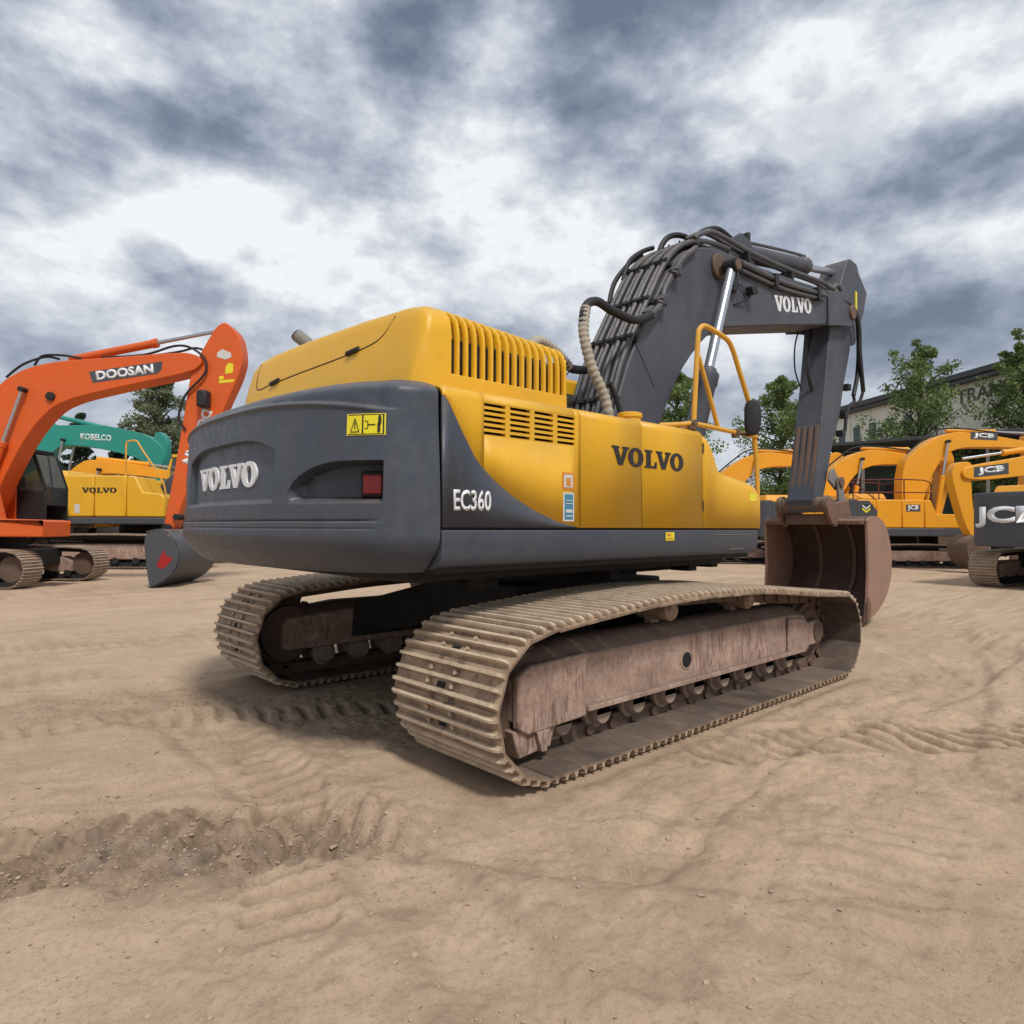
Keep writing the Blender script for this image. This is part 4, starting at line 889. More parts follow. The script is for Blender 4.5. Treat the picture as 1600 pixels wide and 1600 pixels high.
for x, z in ((1.14, 3.58), (1.36, 3.76), (1.62, 4.14)):
    M = Matrix.Translation((x, -.36, z)) @ Matrix.Rotation(-R(52), 4, 'Y'); m = MB(); m.box(-.035, .035, -.05, .06, -.055, .055, M); m.cyl(M @ Vector((-.07, 0, 0)), M @ Vector((.07, 0, 0)), .05, n=8); m.obj('hose_coupling', steelpipe, boom, .005)
m = MB(); m.tube([(-.55, -.30, 2.45), (-.2, -.25, 2.78), (.15, -.12, 2.90)], .007, 5, 4); m.tube([(-.52, -.30, 2.40), (-.1, -.25, 2.70), (.2, -.12, 2.88)], .007, 5, 4); m.obj('cable', black, ex)
# valve hoses and tubes at the boom foot
for P, r in (([(-.15, -.42, 2.36), (.25, -.50, 2.33), (.45, -.50, 2.30), (.55, -.46, 2.18)], .030), ([(-.15, -.30, 2.36), (-.22, -.42, 2.37), (-.12, -.52, 2.33), (.3, -.58, 2.27), (.5, -.56, 2.15)], .026), ([(.10, -.60, 2.18), (.35, -.62, 2.24), (.52, -.58, 2.14)], .04), ([(.0, -.2, 2.2), (.15, -.25, 2.45), (.42, -.22, 2.42), (.6, -.2, 2.5)], .028), ([(.2, .1, 2.2), (.3, .1, 2.45), (.5, .1, 2.4), (.62, .1, 2.5)], .028), ([(.58, -.47, 2.16), (.55, -.47, 2.4), (.50, -.44, 2.6), (.42, -.42, 2.75)], .026), ([(.64, -.47, 2.16), (.62, -.47, 2.36), (.60, -.44, 2.5)], .03)):
    m = MB(); m.tube(P, r, 8, 5); m.obj('hydraulic_hose', black if r < .0265 else steelpipe, ex)
m = MB(); m.box(-.75, .45, -.46, .46, 1.15, 2.12); m.obj('valve_bay', dark, ex, .03)
m = MB(); m.box(-1.16, -.76, -.45, 1.2, 2.12, 2.45); m.obj('rear_cover', yellow, ex, .05)

# ================================================================== OTHER EXCAVATORS IN THE YARD
def yard(lat, dep, turn=0.0):                      # yard grid: rows of machines stand square to the photographer's view
    p = CAM + RT*lat + AX*dep; return (p.x, p.y, 0), YAW - math.pi/2 + turn
SHOES = {}
def cylpart(root, a, b, ratio, r, mat, name):
    a, b = Vector(a), Vector(b); d = (b-a); L = d.length
    m = MB(); m.lathe(a, b, [(0, r*.8), (.08, r), (L*ratio - .12, r), (L*ratio - .11, r*1.15), (L*ratio, r*1.15), (L*ratio + .01, r*.6)], 14); c = m.obj(name, mat, root, 0, 40)
    m = MB(); m.cyl(a + d*ratio, b, r*.48, n=12); m.obj('rod', chrome, c); return c
def machine(label, lat, dep, col, cwmat, group='excavators parked in the yard', turn=0.0, sc=1.0, boom=None, arm=None, bucket=None, boomcol=None, armcyl=None, lift=None,
            cabx=(.25, 1.75), hl=2.75, half=1.35, zd=(1.02, 1.28, 2.22), track=(2.05, -1.8, .40, 2.45, .6), hoodz=2.5, rails=None, bw=.27, aw=.19, bkw=.6, bkmat=None, cabmat=None, skirt=None, front=1.55, step=.55, hood=(-2.3, -.9), cabh=1.72):
    loc, rz = yard(lat, dep, turn); e = thing('excavator', label, 'excavator', loc, rz, group, sc)
    bc_ = boomcol or col; xf, xr, r, gauge, sw = track; skm = skirt or cwgrey
    lp = smooth_loop(track_loop(xf, xr, r, r, [(1.0, 2*r + .02), (0, 2*r + .04), (-1.0, 2*r + .03)]), 4)
    key = (xf, xr, r, sw)
    for s in (-1, 1):
        yc = s*gauge/2; tr, SHOES[key] = build_track(e, lp, yc, sw, 46, shoefar, dark, False, SHOES.get(key))
        m = MB(); yo = yc + s*.17; m.prism([(xr + .15, .20), (xr + .12, .50), (xr + .5, .60), (xf - .5, .60), (xf - .25, .48), (xf - .25, .22)], yo - s*.34, yo); fr = m.obj('track_frame', framem, e, .03)
        for k in range(7):
            x = xr + .42 + k*(xf - xr - .8)/6; m = MB(); m.cyl((x, yc - .17, .18), (x, yc + .17, .18), .09, n=10); m.obj('roller', dark, fr)
        g = gear(xr, r, yc - .04, yc + .04, r - .08, 17); g.cyl((xr, yc - .14, r), (xr, yc + .17, r), .20, n=18); g.obj('sprocket', bronze, e, 0, 30)
        m = MB(); m.lathe((xf, yc - .12, r), (xf, yc + .12, r), [(0, .12), (.02, r - .13), (.22, r - .13), (.24, .12)], 20); m.obj('idler', bronze, e, 0, 30)
    m = MB(); m.box(-.9, .9, -gauge/2 + .1, gauge/2 - .1, .42, .82); m.cyl((0, 0, .8), (0, 0, zd[0]), .68, n=28); m.obj('chassis', dark, e, .02)
    z0, z1, z2 = zd
    m = MB(); m.prism([(-hl + .55, z0), (-hl + .55, z1 - .012), (cabx[1], z1 - .012), (cabx[1], z0)], -.40, half - .01); m.box(-hl + .55, front, -half + .01, -.401, z0, z1 - .012); m.obj('deck', skm, e, .03)
    # counterweight with a rounded back
    m = MB(); pl = [(-hl + .62 - .62*abs(math.cos(a))**.75, half*math.copysign(abs(math.sin(a))**.75, math.sin(a))) for a in np.linspace(-math.pi/2, math.pi/2, 25)]
    rg = [[(x*k + (1-k)*(-hl + .62), y*(.96 + .04*k), z) for x, y in pl] for z, k in ((z0 - .05, .985), (z0 + .02, 1.0), (z1 + .05, 1.0), (z2 - .12, .99), (z2 - .03, .975), (z2, .95))]
    m.loft(rg); cw2 = m.obj('counterweight', cwmat, e, .012, 40)
    # body right side: doors
    xs = [-hl + .625, -hl + 1.30, -.55, .25, front]
    for i in range(3):
        m = MB(); m.box(xs[i] + .008, xs[i+1] - .008, -half, -half + .9, z1, z2); m.obj('side_door', col, e, .035)
    m = MB(); m.prism([(xs[3] + .008, z1), (xs[3] + .008, z2 - .005), (xs[3] + .22, z2 - .02), (xs[3] + .42, z2 - step), (front - .1, z2 - step - .03), (front, z2 - step - .12), (front, z1)], -half, -.45); m.obj('fender', col, e, .03)
    m = MB(); m.box(-hl + .63, .2, .45, half, z1, z2); m.box(-hl + .66, -.4, -.449, .449, z1, z2 - .02); m.obj('rear_body', col, e, .03)
    m = MB(); m.loft([[(hood[0] - .02 + d_, y, z) for d_, y, z in ((0, -half*.8, z2 - .01), (0, half*.75, z2 - .01), (.12, half*.72, hoodz), (.12, -half*.74, hoodz))], [(hood[1] + d_, y, z) for d_, y, z in ((0, -half*.8, z2 - .01), (0, half*.75, z2 - .01), (-.1, half*.72, hoodz), (-.1, -half*.74, hoodz))]]); m.obj('engine_hood', col, e, .05)
    m = MB(); m.box(-hl + .9, -.7, -half - .001, -half + .002, z2 - .32, z2 - .10) ; 
    v_ = MB()
    for k in range(4): v_.box(xs[0] + .12, xs[1] - .12, -half - .006, -half + .01, z2 - .36 + k*.055, z2 - .335 + k*.055)
    v_.obj('vent_slots', seamm, e)
    # cab on the far side
    cm = cabmat or col; x0, x1 = cabx; zc = z1 + cabh
    CPF = [(x0, z1), (x0, zc - .35), (x0 + .10, zc - .06), (x0 + .22, zc), (x1 - .45, zc), (x1 - .28, zc - .08), (x1, z1 + .85), (x1, z1)]
    cabr = None
    m = MB()
    for y0 in (.48, half - .08):                    # window frames: rails and posts around the openings
        m.prism([(x0, z1), (x0, z1 + .75), (x1, z1 + .75), (x1, z1)], y0, y0 + .05)
        for P in ([(x0, z1 + .75), (x0, zc - .35), (x0 + .1, zc - .06), (x0 + .14, zc - .1), (x0 + .08, zc - .4), (x0 + .08, z1 + .75)], [(x0 + .62, z1 + .75), (x0 + .62, zc), (x0 + .69, zc), (x0 + .69, z1 + .75)], [(x1, z1 + .75), (x1, z1 + .85), (x1 - .28, zc - .08), (x1 - .36, zc - .08), (x1 - .08, z1 + .85), (x1 - .08, z1 + .75)]): m.prism(P, y0, y0 + .05)
    m.box(x0 + .12, x1 - .36, .48, half - .03, zc - .04, zc + .05)
    cabr = m.obj('cab', cm, e, .015)
    for y0 in (.50, half - .06):
        m = MB(); m.prism([(x0 + .08, z1 + .75), (x0 + .08, zc - .4), (x0 + .14, zc - .05), (x1 - .37, zc - .05), (x1 - .08, z1 + .85), (x1 - .08, z1 + .75)], y0, y0 + .008); m.obj('window', glass, cabr, 0, 0)
    m = MB(); m.add([(x1 - .01, .53, z1 + .4), (x1 - .01, half - .09, z1 + .4), (x1 - .01, half - .09, z1 + .85), (x1 - .01, .53, z1 + .85), (x1 - .29, .53, zc - .08), (x1 - .29, half - .09, zc - .08)], [(0, 1, 2, 3), (3, 2, 5, 4)]); m.obj('windscreen', glass, cabr, 0, 0)
    m = MB(); m.prism([(x0 + .25, z1 + .1), (x0 + .25, z1 + 1.1), (x0 + .40, z1 + 1.15), (x0 + .48, z1 + .55), (x0 + .95, z1 + .5), (x0 + .95, z1 + .35)], .68, 1.12); m.obj('seat', black, cabr, .04)
    # boom, arm, bucket
    if boom:
        m = MB(); m.prism(round_poly(boom, 2, .2), -bw, bw); b_ = m.obj('boom', bc_, e, .02, 30); e['b'] = 1
    if arm:
        m = MB(); m.prism(round_poly(arm, 2, .2), -aw, aw); m.obj('arm', bc_, e, .02, 30)
    if bucket:
        bm = bkmat or bronze; P = round_line(bucket['shell'], 2); I = inner(P, bucket.get('t', -.03)); m = MB(); m.prism(P + I[::-1], -bkw, bkw); bk_ = m.obj('bucket', bm, e, .006, 30)
        for s in (-1, 1): m = MB(); m.prism(round_poly(bucket['side'], 2, .15), s*(bkw + .001), s*(bkw + .035)); m.obj('side_plate', bm, bk_, .006)
        for y in np.linspace(-bkw + .08, bkw - .08, 5):
            t0 = Vector((P[-1][0], y, P[-1][1])); t1 = t0 + (t0 - Vector((P[-2][0], y, P[-2][1]))).normalized()*.2; m = MB(); m.cyl(t0, t1, .05, .02, 6); m.obj('tooth', bm, bk_)
    if lift:
        for s in (-1, 1): cylpart(e, (lift[0][0], s*(bw + .11), lift[0][1]), (lift[1][0], s*(bw + .11), lift[1][1]), .58, .085, bc_, 'boom_cylinder')
        m = MB(); m.cyl((lift[1][0], -bw - .2, lift[1][1]), (lift[1][0], bw + .2, lift[1][1]), .06, n=12); m.obj('cylinder_pin', dark, e)
    if armcyl: cylpart(e, (armcyl[0][0], 0, armcyl[0][1]), (armcyl[1][0], 0, armcyl[1][1]), armcyl[2], .095, bc_, 'arm_cylinder')
    if rails:
        hr_ = None
        for P in rails:
            m = MB(); m.tube(P, .022, 7, 3); hr_ = m.obj('handrail', yellow_d if rails is not RAILS_DARK else darkred, e)
    return e
darkred = flat('oxide_red_rail', (.12, .02, .015), .6)
RAILS_DARK = [[(-2.2, -1.25, 2.2), (-2.2, -1.25, 3.05), (-1.9, -1.25, 3.1), (.3, -1.25, 3.1), (.55, -1.25, 2.75), (.6, -1.25, 2.2)], [(-2.2, -1.25, 2.66), (.55, -1.25, 2.66)], [(-1.3, -1.25, 2.2), (-1.3, -1.25, 3.1)], [(-.4, -1.25, 2.2), (-.4, -1.25, 3.1)], [(-2.2, -1.25, 3.05), (-1.3, -1.25, 2.3)], [(-2.1, .9, 2.2), (-2.1, .9, 3.05), (.3, .9, 3.05), (.4, .9, 2.2)]]
# --- orange machine on the left
DB = [(-.35, 1.75), (-.42, 2.2), (-.2, 3.4), (.05, 4.2), (.33, 4.71), (.88, 5.02), (1.6, 5.19), (2.88, 5.28), (4.58, 5.42), (4.92, 5.32), (5.0, 5.15), (4.76, 4.95), (3.31, 4.64), (2.04, 4.34), (1.53, 4.12), (1.12, 3.69), (.79, 3.18), (.40, 2.4), (.2, 1.8)]
DA = [(5.25, 6.01), (5.42, 6.14), (5.56, 6.10), (5.81, 5.84), (5.91, 5.28), (5.80, 4.85), (5.55, 4.30), (4.85, 2.6), (4.55, 1.95), (4.33, 1.26), (4.20, 1.18), (4.08, 1.24), (4.35, 2.7), (4.55, 4.0), (4.69, 4.97), (5.0, 5.58)]
dsn = machine('orange excavator with its boom arched over a grey bucket, at the left edge', -12.2, 15.9, orange, orange, boom=DB, arm=DA, armcyl=((1.75, 5.28), (5.42, 6.02), .56), lift=((-.1, 1.6), (.91, 4.5)),
              bucket=dict(shell=[(4.10, 1.22), (4.45, 1.30), (4.72, 1.10), (4.86, .74), (4.78, .42), (4.55, .18), (4.24, .02)], side=[(4.08, 1.0), (4.12, 1.2), (4.45, 1.28), (4.72, 1.10), (4.86, .74), (4.78, .42), (4.55, .18), (4.22, .0), (4.16, .3)]), bkw=.92, bkmat=cwgrey,
              cabx=(-.45, .90), cabmat=black, zd=(1.12, 1.46, 2.3), skirt=orange, front=2.1, step=.78, track=(1.45, -2.3, .42, 2.45, .62), hood=(-2.3, -1.2))
m = MB(); m.prism([(2.37, 4.94), (4.07, 5.19), (4.05, 5.0), (3.95, 4.90), (2.46, 4.68)], -.2745, -.2705); m.obj('name_plate', cwgrey, dsn)
text_part('DOOSAN', 1.34, .22, white, dsn, side_matrix(3.20, -.2750, 4.935, .135), .045, .003)
text_part('DOOSAN', 1.35, .24, white, dsn, side_matrix(4.86, -.1915, 3.45, R(69 - 180)), .045, .003)
m = MB(); m.prism([(5.30, 5.32), (5.30, 5.42), (5.42, 5.50), (5.62, 5.42), (5.64, 5.32), (5.5, 5.26)], -.194, -.1905); m.obj('decal', palewhite, dsn, 0, 0)
m = MB()
for q in ([(5.50, 4.92), (5.68, 4.96), (5.68, 5.16), (5.56, 5.18), (5.50, 5.06)], [(5.36, 4.78), (5.46, 4.80), (5.46, 4.88), (5.36, 4.86)], [(5.36, 4.70), (5.70, 4.74), (5.70, 4.80), (5.36, 4.77)]): m.prism(q, -.194, -.1905)
m.obj('decal', signyellow, dsn, 0, 0)
m = MB(); m.prism([(4.42, .62), (4.52, .86), (4.56, .72), (4.72, .66), (4.62, .52), (4.50, .42), (4.36, .48)], -.9585, -.9555); m.obj('decal', redlens, dsn, 0, 0)
m = MB(); m.box(4.95, 5.2, -.5, -.2, 4.1, 4.5); m.obj('lamp_guard', black, dsn, .06)
for P in ([(.4, -.2, 4.82), (.8, -.22, 5.12), (1.3, -.2, 5.30), (1.6, -.15, 5.26)], [(1.05, -.2, 5.1), (1.25, -.22, 5.32), (1.7, -.2, 5.34), (2.1, -.16, 5.28)], [(2.6, -.18, 5.30), (3.6, -.2, 5.36), (4.3, -.22, 5.56), (4.7, -.24, 5.52), (5.05, -.26, 5.25), (5.05, -.27, 4.9), (4.6, -.25, 4.4), (4.45, -.23, 3.9), (4.6, -.22, 3.6)], [(3.0, .1, 5.32), (4.2, .1, 5.50), (4.7, .1, 5.6), (5.1, .12, 5.4)]):
    m = MB(); m.tube(P, .028, 7, 5); m.obj('hose', black, dsn)
m = MB(); m.cyl((1.5, -.33, 4.36), (1.5, -.27, 4.36), .10, n=14); m.obj('pin', dark, dsn)
m = MB(); m.cyl((4.22, -.30, 1.32), (4.22, .30, 1.32), .10, n=14); m.cyl((4.42, -.26, 1.58), (4.42, .26, 1.58), .07, n=12); m.obj('bucket_pin', dark, dsn)
# --- yellow machine behind it
v2 = machine('yellow excavator with dark lettering and slanted handrail, behind the orange one', -12.8, 23.8, yellow, slate, sc=1.3, zd=(1.08, 1.27, 2.30), half=1.50, hoodz=2.45, front=1.20, step=.42, track=(1.98, -1.9, .41, 2.9, .7), hl=3.0, hood=(-2.5, -1.4),
            boom=[(.3, 1.7), (.45, 2.2), (1.3, 2.75), (2.6, 3.0), (4.6, 2.55), (5.6, 2.2), (5.5, 1.95), (4.4, 2.15), (2.6, 2.4), (1.6, 2.1), (.8, 1.5)], boomcol=boomgrey, arm=[(5.2, 2.4), (5.8, 2.6), (5.9, 2.2), (5.2, .9), (4.9, .9)], lift=((1.2, 1.4), (2.3, 2.6)),
            rails=[[(.2, -1.44, 2.3), (.2, -1.44, 3.05), (.25, -1.44, 3.15), (.45, -1.44, 3.17), (.6, -1.44, 2.95), (1.15, -1.44, 2.1), (1.2, -1.44, 1.5)]], cabx=(.25, 1.5))
serif_word(.87, .13, .003, lambda x: side_matrix(-.42 + x, -1.502, 1.93)).obj('lettering', blackletter, v2, 0, 0)
m = MB(); m.box(-1.03, -.90, -1.506, -1.5005, 1.36, 1.58); m.obj('sticker', palewhite, v2)
m = MB(); m.tube([(-1.35, -1.5, 1.45), (-1.1, -1.75, 1.5), (-1.0, -1.8, 1.6)], .012, 6, 3); m.loft([[(-1.10 + .08*math.cos(a), -1.8 + .01*k, 1.72 + .16*math.sin(a)) for a in np.linspace(0, 6.28, 16, False)] for k in (-1, 1)]); m.obj('mirror', black, v2)
# --- teal machine further back
kb = machine('teal green excavator with white lettering on its long boom', -20.3, 28.3, teal, teal, sc=1.0, zd=(1.05, 1.3, 2.3), armcyl=((.9, 6.0), (5.4, 4.95), .52),
             boom=[(.2, 1.8), (.0, 2.6), (.2, 4.6), (.41, 5.76), (.75, 6.05), (1.02, 5.50), (3.28, 5.56), (5.15, 5.15), (5.82, 4.6), (5.9, 4.1), (5.6, 3.6), (4.76, 4.18), (3.03, 4.60), (1.6, 4.72), (1.1, 4.3), (.9, 3.0), (.7, 1.8)], arm=[(5.3, 5.2), (5.7, 5.3), (6.0, 4.7), (5.5, 2.0), (5.2, 2.0)], lift=((1.1, 1.6), (1.7, 4.9)), cabmat=teal, cabx=(.3, 1.9))
text_part('KOBELCO', 1.28, .26, white, kb, side_matrix(3.0, -.2715, 5.03, -.06), .02, .003)
# --- amber machine with folded boom between them
hy = machine('amber excavator with a low folded boom, seen under the teal boom', -17.6, 26.2, jcby, cwgrey, zd=(1.05, 1.3, 2.2), boom=[(.2, 1.8), (.0, 2.3), (.3, 3.2), (1.1, 3.85), (1.6, 3.9), (3.6, 3.65), (5.2, 3.3), (5.3, 3.0), (3.6, 3.25), (1.7, 3.4), (1.0, 2.8), (.7, 1.8)], arm=[(5.0, 3.4), (5.5, 3.5), (5.6, 3.1), (5.0, 1.2), (4.7, 1.2)], lift=((1.0, 1.6), (1.8, 3.5)), armcyl=((1.5, 3.95), (5.2, 3.55), .55))
# --- row of amber machines on the right
JB = [(.25, 1.7), (.08, 2.3), (.10, 3.0), (.25, 3.47), (.75, 3.83), (1.36, 4.22), (1.95, 4.40), (2.4, 4.42), (3.6, 4.28), (5.05, 4.02), (5.15, 3.8), (3.6, 3.86), (2.3, 3.84), (1.7, 3.62), (1.25, 3.1), (.9, 2.4), (.72, 1.7)]
JA = [(4.75, 4.25), (5.0, 4.45), (5.3, 4.4), (5.45, 4.0), (5.1, 2.6), (4.75, 1.3), (4.5, 1.3), (4.75, 2.8), (4.85, 3.8)]
JBK = dict(shell=[(4.45, 1.32), (4.8, 1.4), (5.1, 1.15), (5.15, .75), (4.95, .4), (4.6, .15)], side=[(4.45, 1.2), (4.47, 1.32), (4.8, 1.4), (5.1, 1.15), (5.15, .75), (4.95, .4), (4.6, .13), (4.5, .6)])
def chev(e, x, z, y, s=1.0):
    for k in (0, 1):
        m = MB(); o = .16*k*s; m.prism([(x - .2*s, z + .12*s - o), (x, z - .04*s - o), (x + .2*s, z + .12*s - o), (x + .2*s, z + .02*s - o), (x, z - .14*s - o), (x - .2*s, z + .02*s - o)], y - .003, y); m.obj('chevron', signyellow if k else palewhite, e, 0, 0)
def rowm(lab, lat, dep, rails=None, dz=0.0, turn=0.0, **kw):
    e = machine(lab, lat, dep, jcby, cwgrey, boom=[(x, z + dz*min(1, max(0, (z-2.2)/1.5))) for x, z in JB], arm=[(x, z + dz) for x, z in JA], bucket=dict(shell=[(x, z + dz*.5) for x, z in JBK['shell']], side=[(x, z + dz*.5) for x, z in JBK['side']]), armcyl=((1.9, 4.5 + dz), (4.95, 4.42 + dz), .6), lift=((1.25, 1.6), (1.75, 4.05 + dz)),
                group='amber excavators in the row on the right', rails=rails, zd=(1.10, 1.40, 2.40), hoodz=2.62, half=1.38, turn=turn, cabmat=black, hl=2.75, front=2.05, step=.5, **kw)
    m = MB(); m.prism([(-2.12, 1.45), (-2.12, 2.36), (-1.72, 2.36), (-1.42, 1.98), (-1.52, 1.45)], -1.3845, -1.381); m.obj('livery_patch', cwgrey, e, 0, 0); chev(e, -1.82, 2.14, -1.385, .72)
    for P in ([(.3, -.2, 3.6 + dz), (.9, -.2, 4.1 + dz), (1.5, -.2, 4.5 + dz), (2.4, -.2, 4.55 + dz), (3.6, -.2, 4.42 + dz), (4.8, -.2, 4.3 + dz)],): m = MB(); m.tube(P, .03, 7, 4); m.obj('hose', black, e)
    return e
j1 = rowm('amber excavator standing directly behind the big rusty bucket', 11.75, 26.4)
j2 = rowm('amber excavator with red railings on its deck, right of the bucket', 14.35, 25.3, RAILS_DARK, .55)
text_part('JCB', .40, .20, white, j2, side_matrix(-.16, -1.384, 2.10), .04, .003)
m = MB(); m.box(-.41, .09, -1.3838, -1.3805, 1.98, 2.22); m.obj('name_plate', cwgrey, j2, 0, 0)
m = MB(); m.prism([(2.65, 4.70), (3.65, 4.66), (3.65, 4.94), (2.65, 4.98)], -.2745, -.2705); m.obj('name_plate', cwgrey, j2, 0, 0)
text_part('JCB', .78, .21, white, j2, side_matrix(3.15, -.275, 4.82, -.04), .05, .003)
j0 = rowm('amber excavator half hidden behind the handrail of the large yellow machine', 8.0, 27.4)
# low boom facing the other way, behind the charcoal counterweight
j4 = machine('amber excavator facing left with its boom lowered, at the right edge', 19.4, 21.6, jcby, cwgrey, group='amber excavators in the row on the right', turn=math.pi, zd=(1.10, 1.40, 2.40), cabmat=black, cabx=(.25, 1.7), lift=((1.2, 1.6), (1.9, 3.3)),
             boom=[(.25, 1.7), (.05, 2.3), (.3, 3.0), (1.0, 3.7), (1.9, 3.92), (3.06, 3.70), (5.0, 3.36), (5.2, 3.2), (5.1, 2.95), (4.4, 2.92), (3.0, 3.08), (2.0, 3.2), (1.3, 2.6), (.75, 1.7)], arm=[(4.8, 3.5), (5.3, 3.5), (5.5, 3.1), (5.1, 1.6), (4.8, 1.0), (4.55, 1.0), (4.8, 2.0), (4.85, 3.0)], armcyl=((1.8, 4.1), (5.0, 3.62), .6), bucket=dict(shell=[(4.5, 1.1), (4.9, 1.2), (5.2, .9), (5.2, .55), (5.0, .25), (4.6, .1)], side=[(4.5, 1.0), (4.5, 1.1), (4.9, 1.2), (5.2, .9), (5.2, .55), (5.0, .25), (4.6, .08)]), bkw=.45)
M = Matrix.Rotation(math.pi, 4, 'Z')
m = MB(); m.prism([(3.72, 3.12), (4.82, 3.00), (4.82, 3.32), (3.72, 3.47)], .2705, .2745); m.obj('name_plate', cwgrey, j4, 0, 0)
me = text_mesh('JCB', .86, .25, .05, .003); me.transform(M @ side_matrix(-4.27, -.275, 3.228, .12)); mkobj('lettering', me, white, j4, smooth=0)
# nearest machine on the right: seen from behind
j3 = machine('excavator with charcoal counterweight and huge white letters, cut by the right edge', 14.1, 16.6, jcby, cwgrey, group='amber excavators in the row on the right', turn=R(31), cabh=1.5, zd=(1.02, 1.30, 2.24), cabmat=black, half=1.40, track=(2.0, -2.1, .42, 2.4, .62), hl=2.9, front=2.0, hoodz=2.42,
             boom=[(.25, 1.7), (.1, 2.3), (.6, 2.7), (1.6, 2.9), (3.4, 2.75), (5.0, 2.3), (5.0, 2.0), (3.4, 2.35), (1.8, 2.4), (.8, 1.7)], arm=[(4.8, 2.4), (5.3, 2.5), (5.4, 2.1), (5.1, 1.0), (4.8, 1.0)], lift=((1.2, 1.5), (1.9, 2.6)))
me = text_mesh('JCB', 1.45, .50, .05, .012)
for v in me.vertices:                               # wrap the letters round the back of the counterweight
    y = .54 - v.co.x; q = min(.999, (abs(y)/1.40)**(1/.75)); v.co = (-2.9 + .62 - .62*math.cos(math.asin(q))**.75 - v.co.z - .001, y, 1.66 + v.co.y)
mkobj('lettering', me, white, j3, smooth=0)

# ================================================================== BUILDING
def build_shed():
    a = CAM + RT*31.0 + AX*66; b = CAM + RT*35.0 + AX*36; d = Vector((b.x-a.x, b.y-a.y, 0)); L = d.length; rz = math.atan2(d.y, d.x)
    e = thing('warehouse', 'long cream warehouse with dark roof edge and black lettering, behind the trees', 'building', (a.x, a.y, 0), rz)
    hgt = 12.3; S = -1                                # local X along the wall, face toward the yard on -Y side
    m = MB(); m.box(0, L, 0, 18, 0, hgt); wl_ = m.obj('wall', cream, e)
    m = MB(); m.box(-.5, L + .4, -.7, 18.5, hgt + .002, hgt + .45); m.box(-.45, L + .35, -.55, -.1, hgt - .35, hgt); m.obj('roof', roofm, e, .05)
    m = MB(); m.box(-.02, L + .02, -.06, -.002, 6.6, 7.0); m.obj('canopy_band', roofm, e)
    for k in range(14):
        x = 1.5 + k*2.2
        if 14.5 < x < 26.0: continue
        m = MB(); m.box(x, x + 1.2, -.05, -.003, 9.2, 10.8); f = m.obj('window', white, e); m = MB(); m.box(x + .1, x + 1.1, -.058, -.0505, 9.3, 10.7); m.obj('pane', glass, f)
    for k in range(int(L/3)):
        m = MB(); m.box(k*3 + .2, k*3 + .32, -.045, -.004, 7.05, hgt - .4); m.obj('wall_rib', cream, wl_)
    text_part('TRANSPORT', 8.6, 1.0, blackletter, e, Matrix.Translation((20.3, -.07, 11.1)) @ Matrix.Rotation(R(90), 4, 'X'), .0, .02)
    m = MB(); m.tube([(14.0, -.1, 12.0), (14.0, -.1, 5.5)], .05, 6, 1); m.obj('downpipe', roofm, e)
    # low dark lean-to in front
    a = CAM + RT*19.3 + AX*44; b = CAM + RT*28.5 + AX*35; d = Vector((b.x-a.x, b.y-a.y, 0)); e2 = thing('open_shed', 'low open shed with a long dark sloping roof, in front of the warehouse', 'shed', (a.x, a.y, 0), math.atan2(d.y, d.x)); L2 = d.length + 6
    m = MB(); m.box(-1, L2, -.3, 4, 6.55, 6.75); m.obj('roof', roofm, e2, .03)
    greenwall = flat('dark_green_board', (.03, .05, .042), .8); m = MB(); m.box(-1, L2, 3.6, 3.7, 0, 6.5); m.obj('back_wall', greenwall, e2)
    for k in range(6): m = MB(); m.box(k*3.2, k*3.2 + .15, 0, .15, 0, 6.5); m.obj('post', linkgrey, e2)
build_shed()
# ================================================================== TREES
def leafmat(name, a, b):
    m, t, bs, L = newmat(name)
    c = mixc(t, rmp(t, tnoise(t, .9, 4, .6), (.35, 0.0), (.68, 1.0)), a, b); at = N(t, 'ShaderNodeAttribute', attribute_name='leaf')
    c = mixc(t, mul(t, at.outputs['Fac'], .6), c, tuple(x*1.7 for x in a))
    L(c, bs.inputs['Base Color']); bs.inputs['Roughness'].default_value = .6
    tr = N(t, 'ShaderNodeBsdfTranslucent'); L(c, tr.inputs[0]); mx = N(t, 'ShaderNodeMixShader'); mx.inputs[0].default_value = .3
    L(bs.outputs[0], mx.inputs[1]); L(tr.outputs[0], mx.inputs[2]); L(mx.outputs[0], t.nodes['Material Output'].inputs[0]); return m
LM = {'green': leafmat('leaf_green', (.105, .155, .045), (.180, .245, .085)), 'pale': leafmat('leaf_pale', (.12, .15, .085), (.19, .22, .13)), 'pine': leafmat('needle_dark', (.018, .034, .018), (.035, .06, .028))}
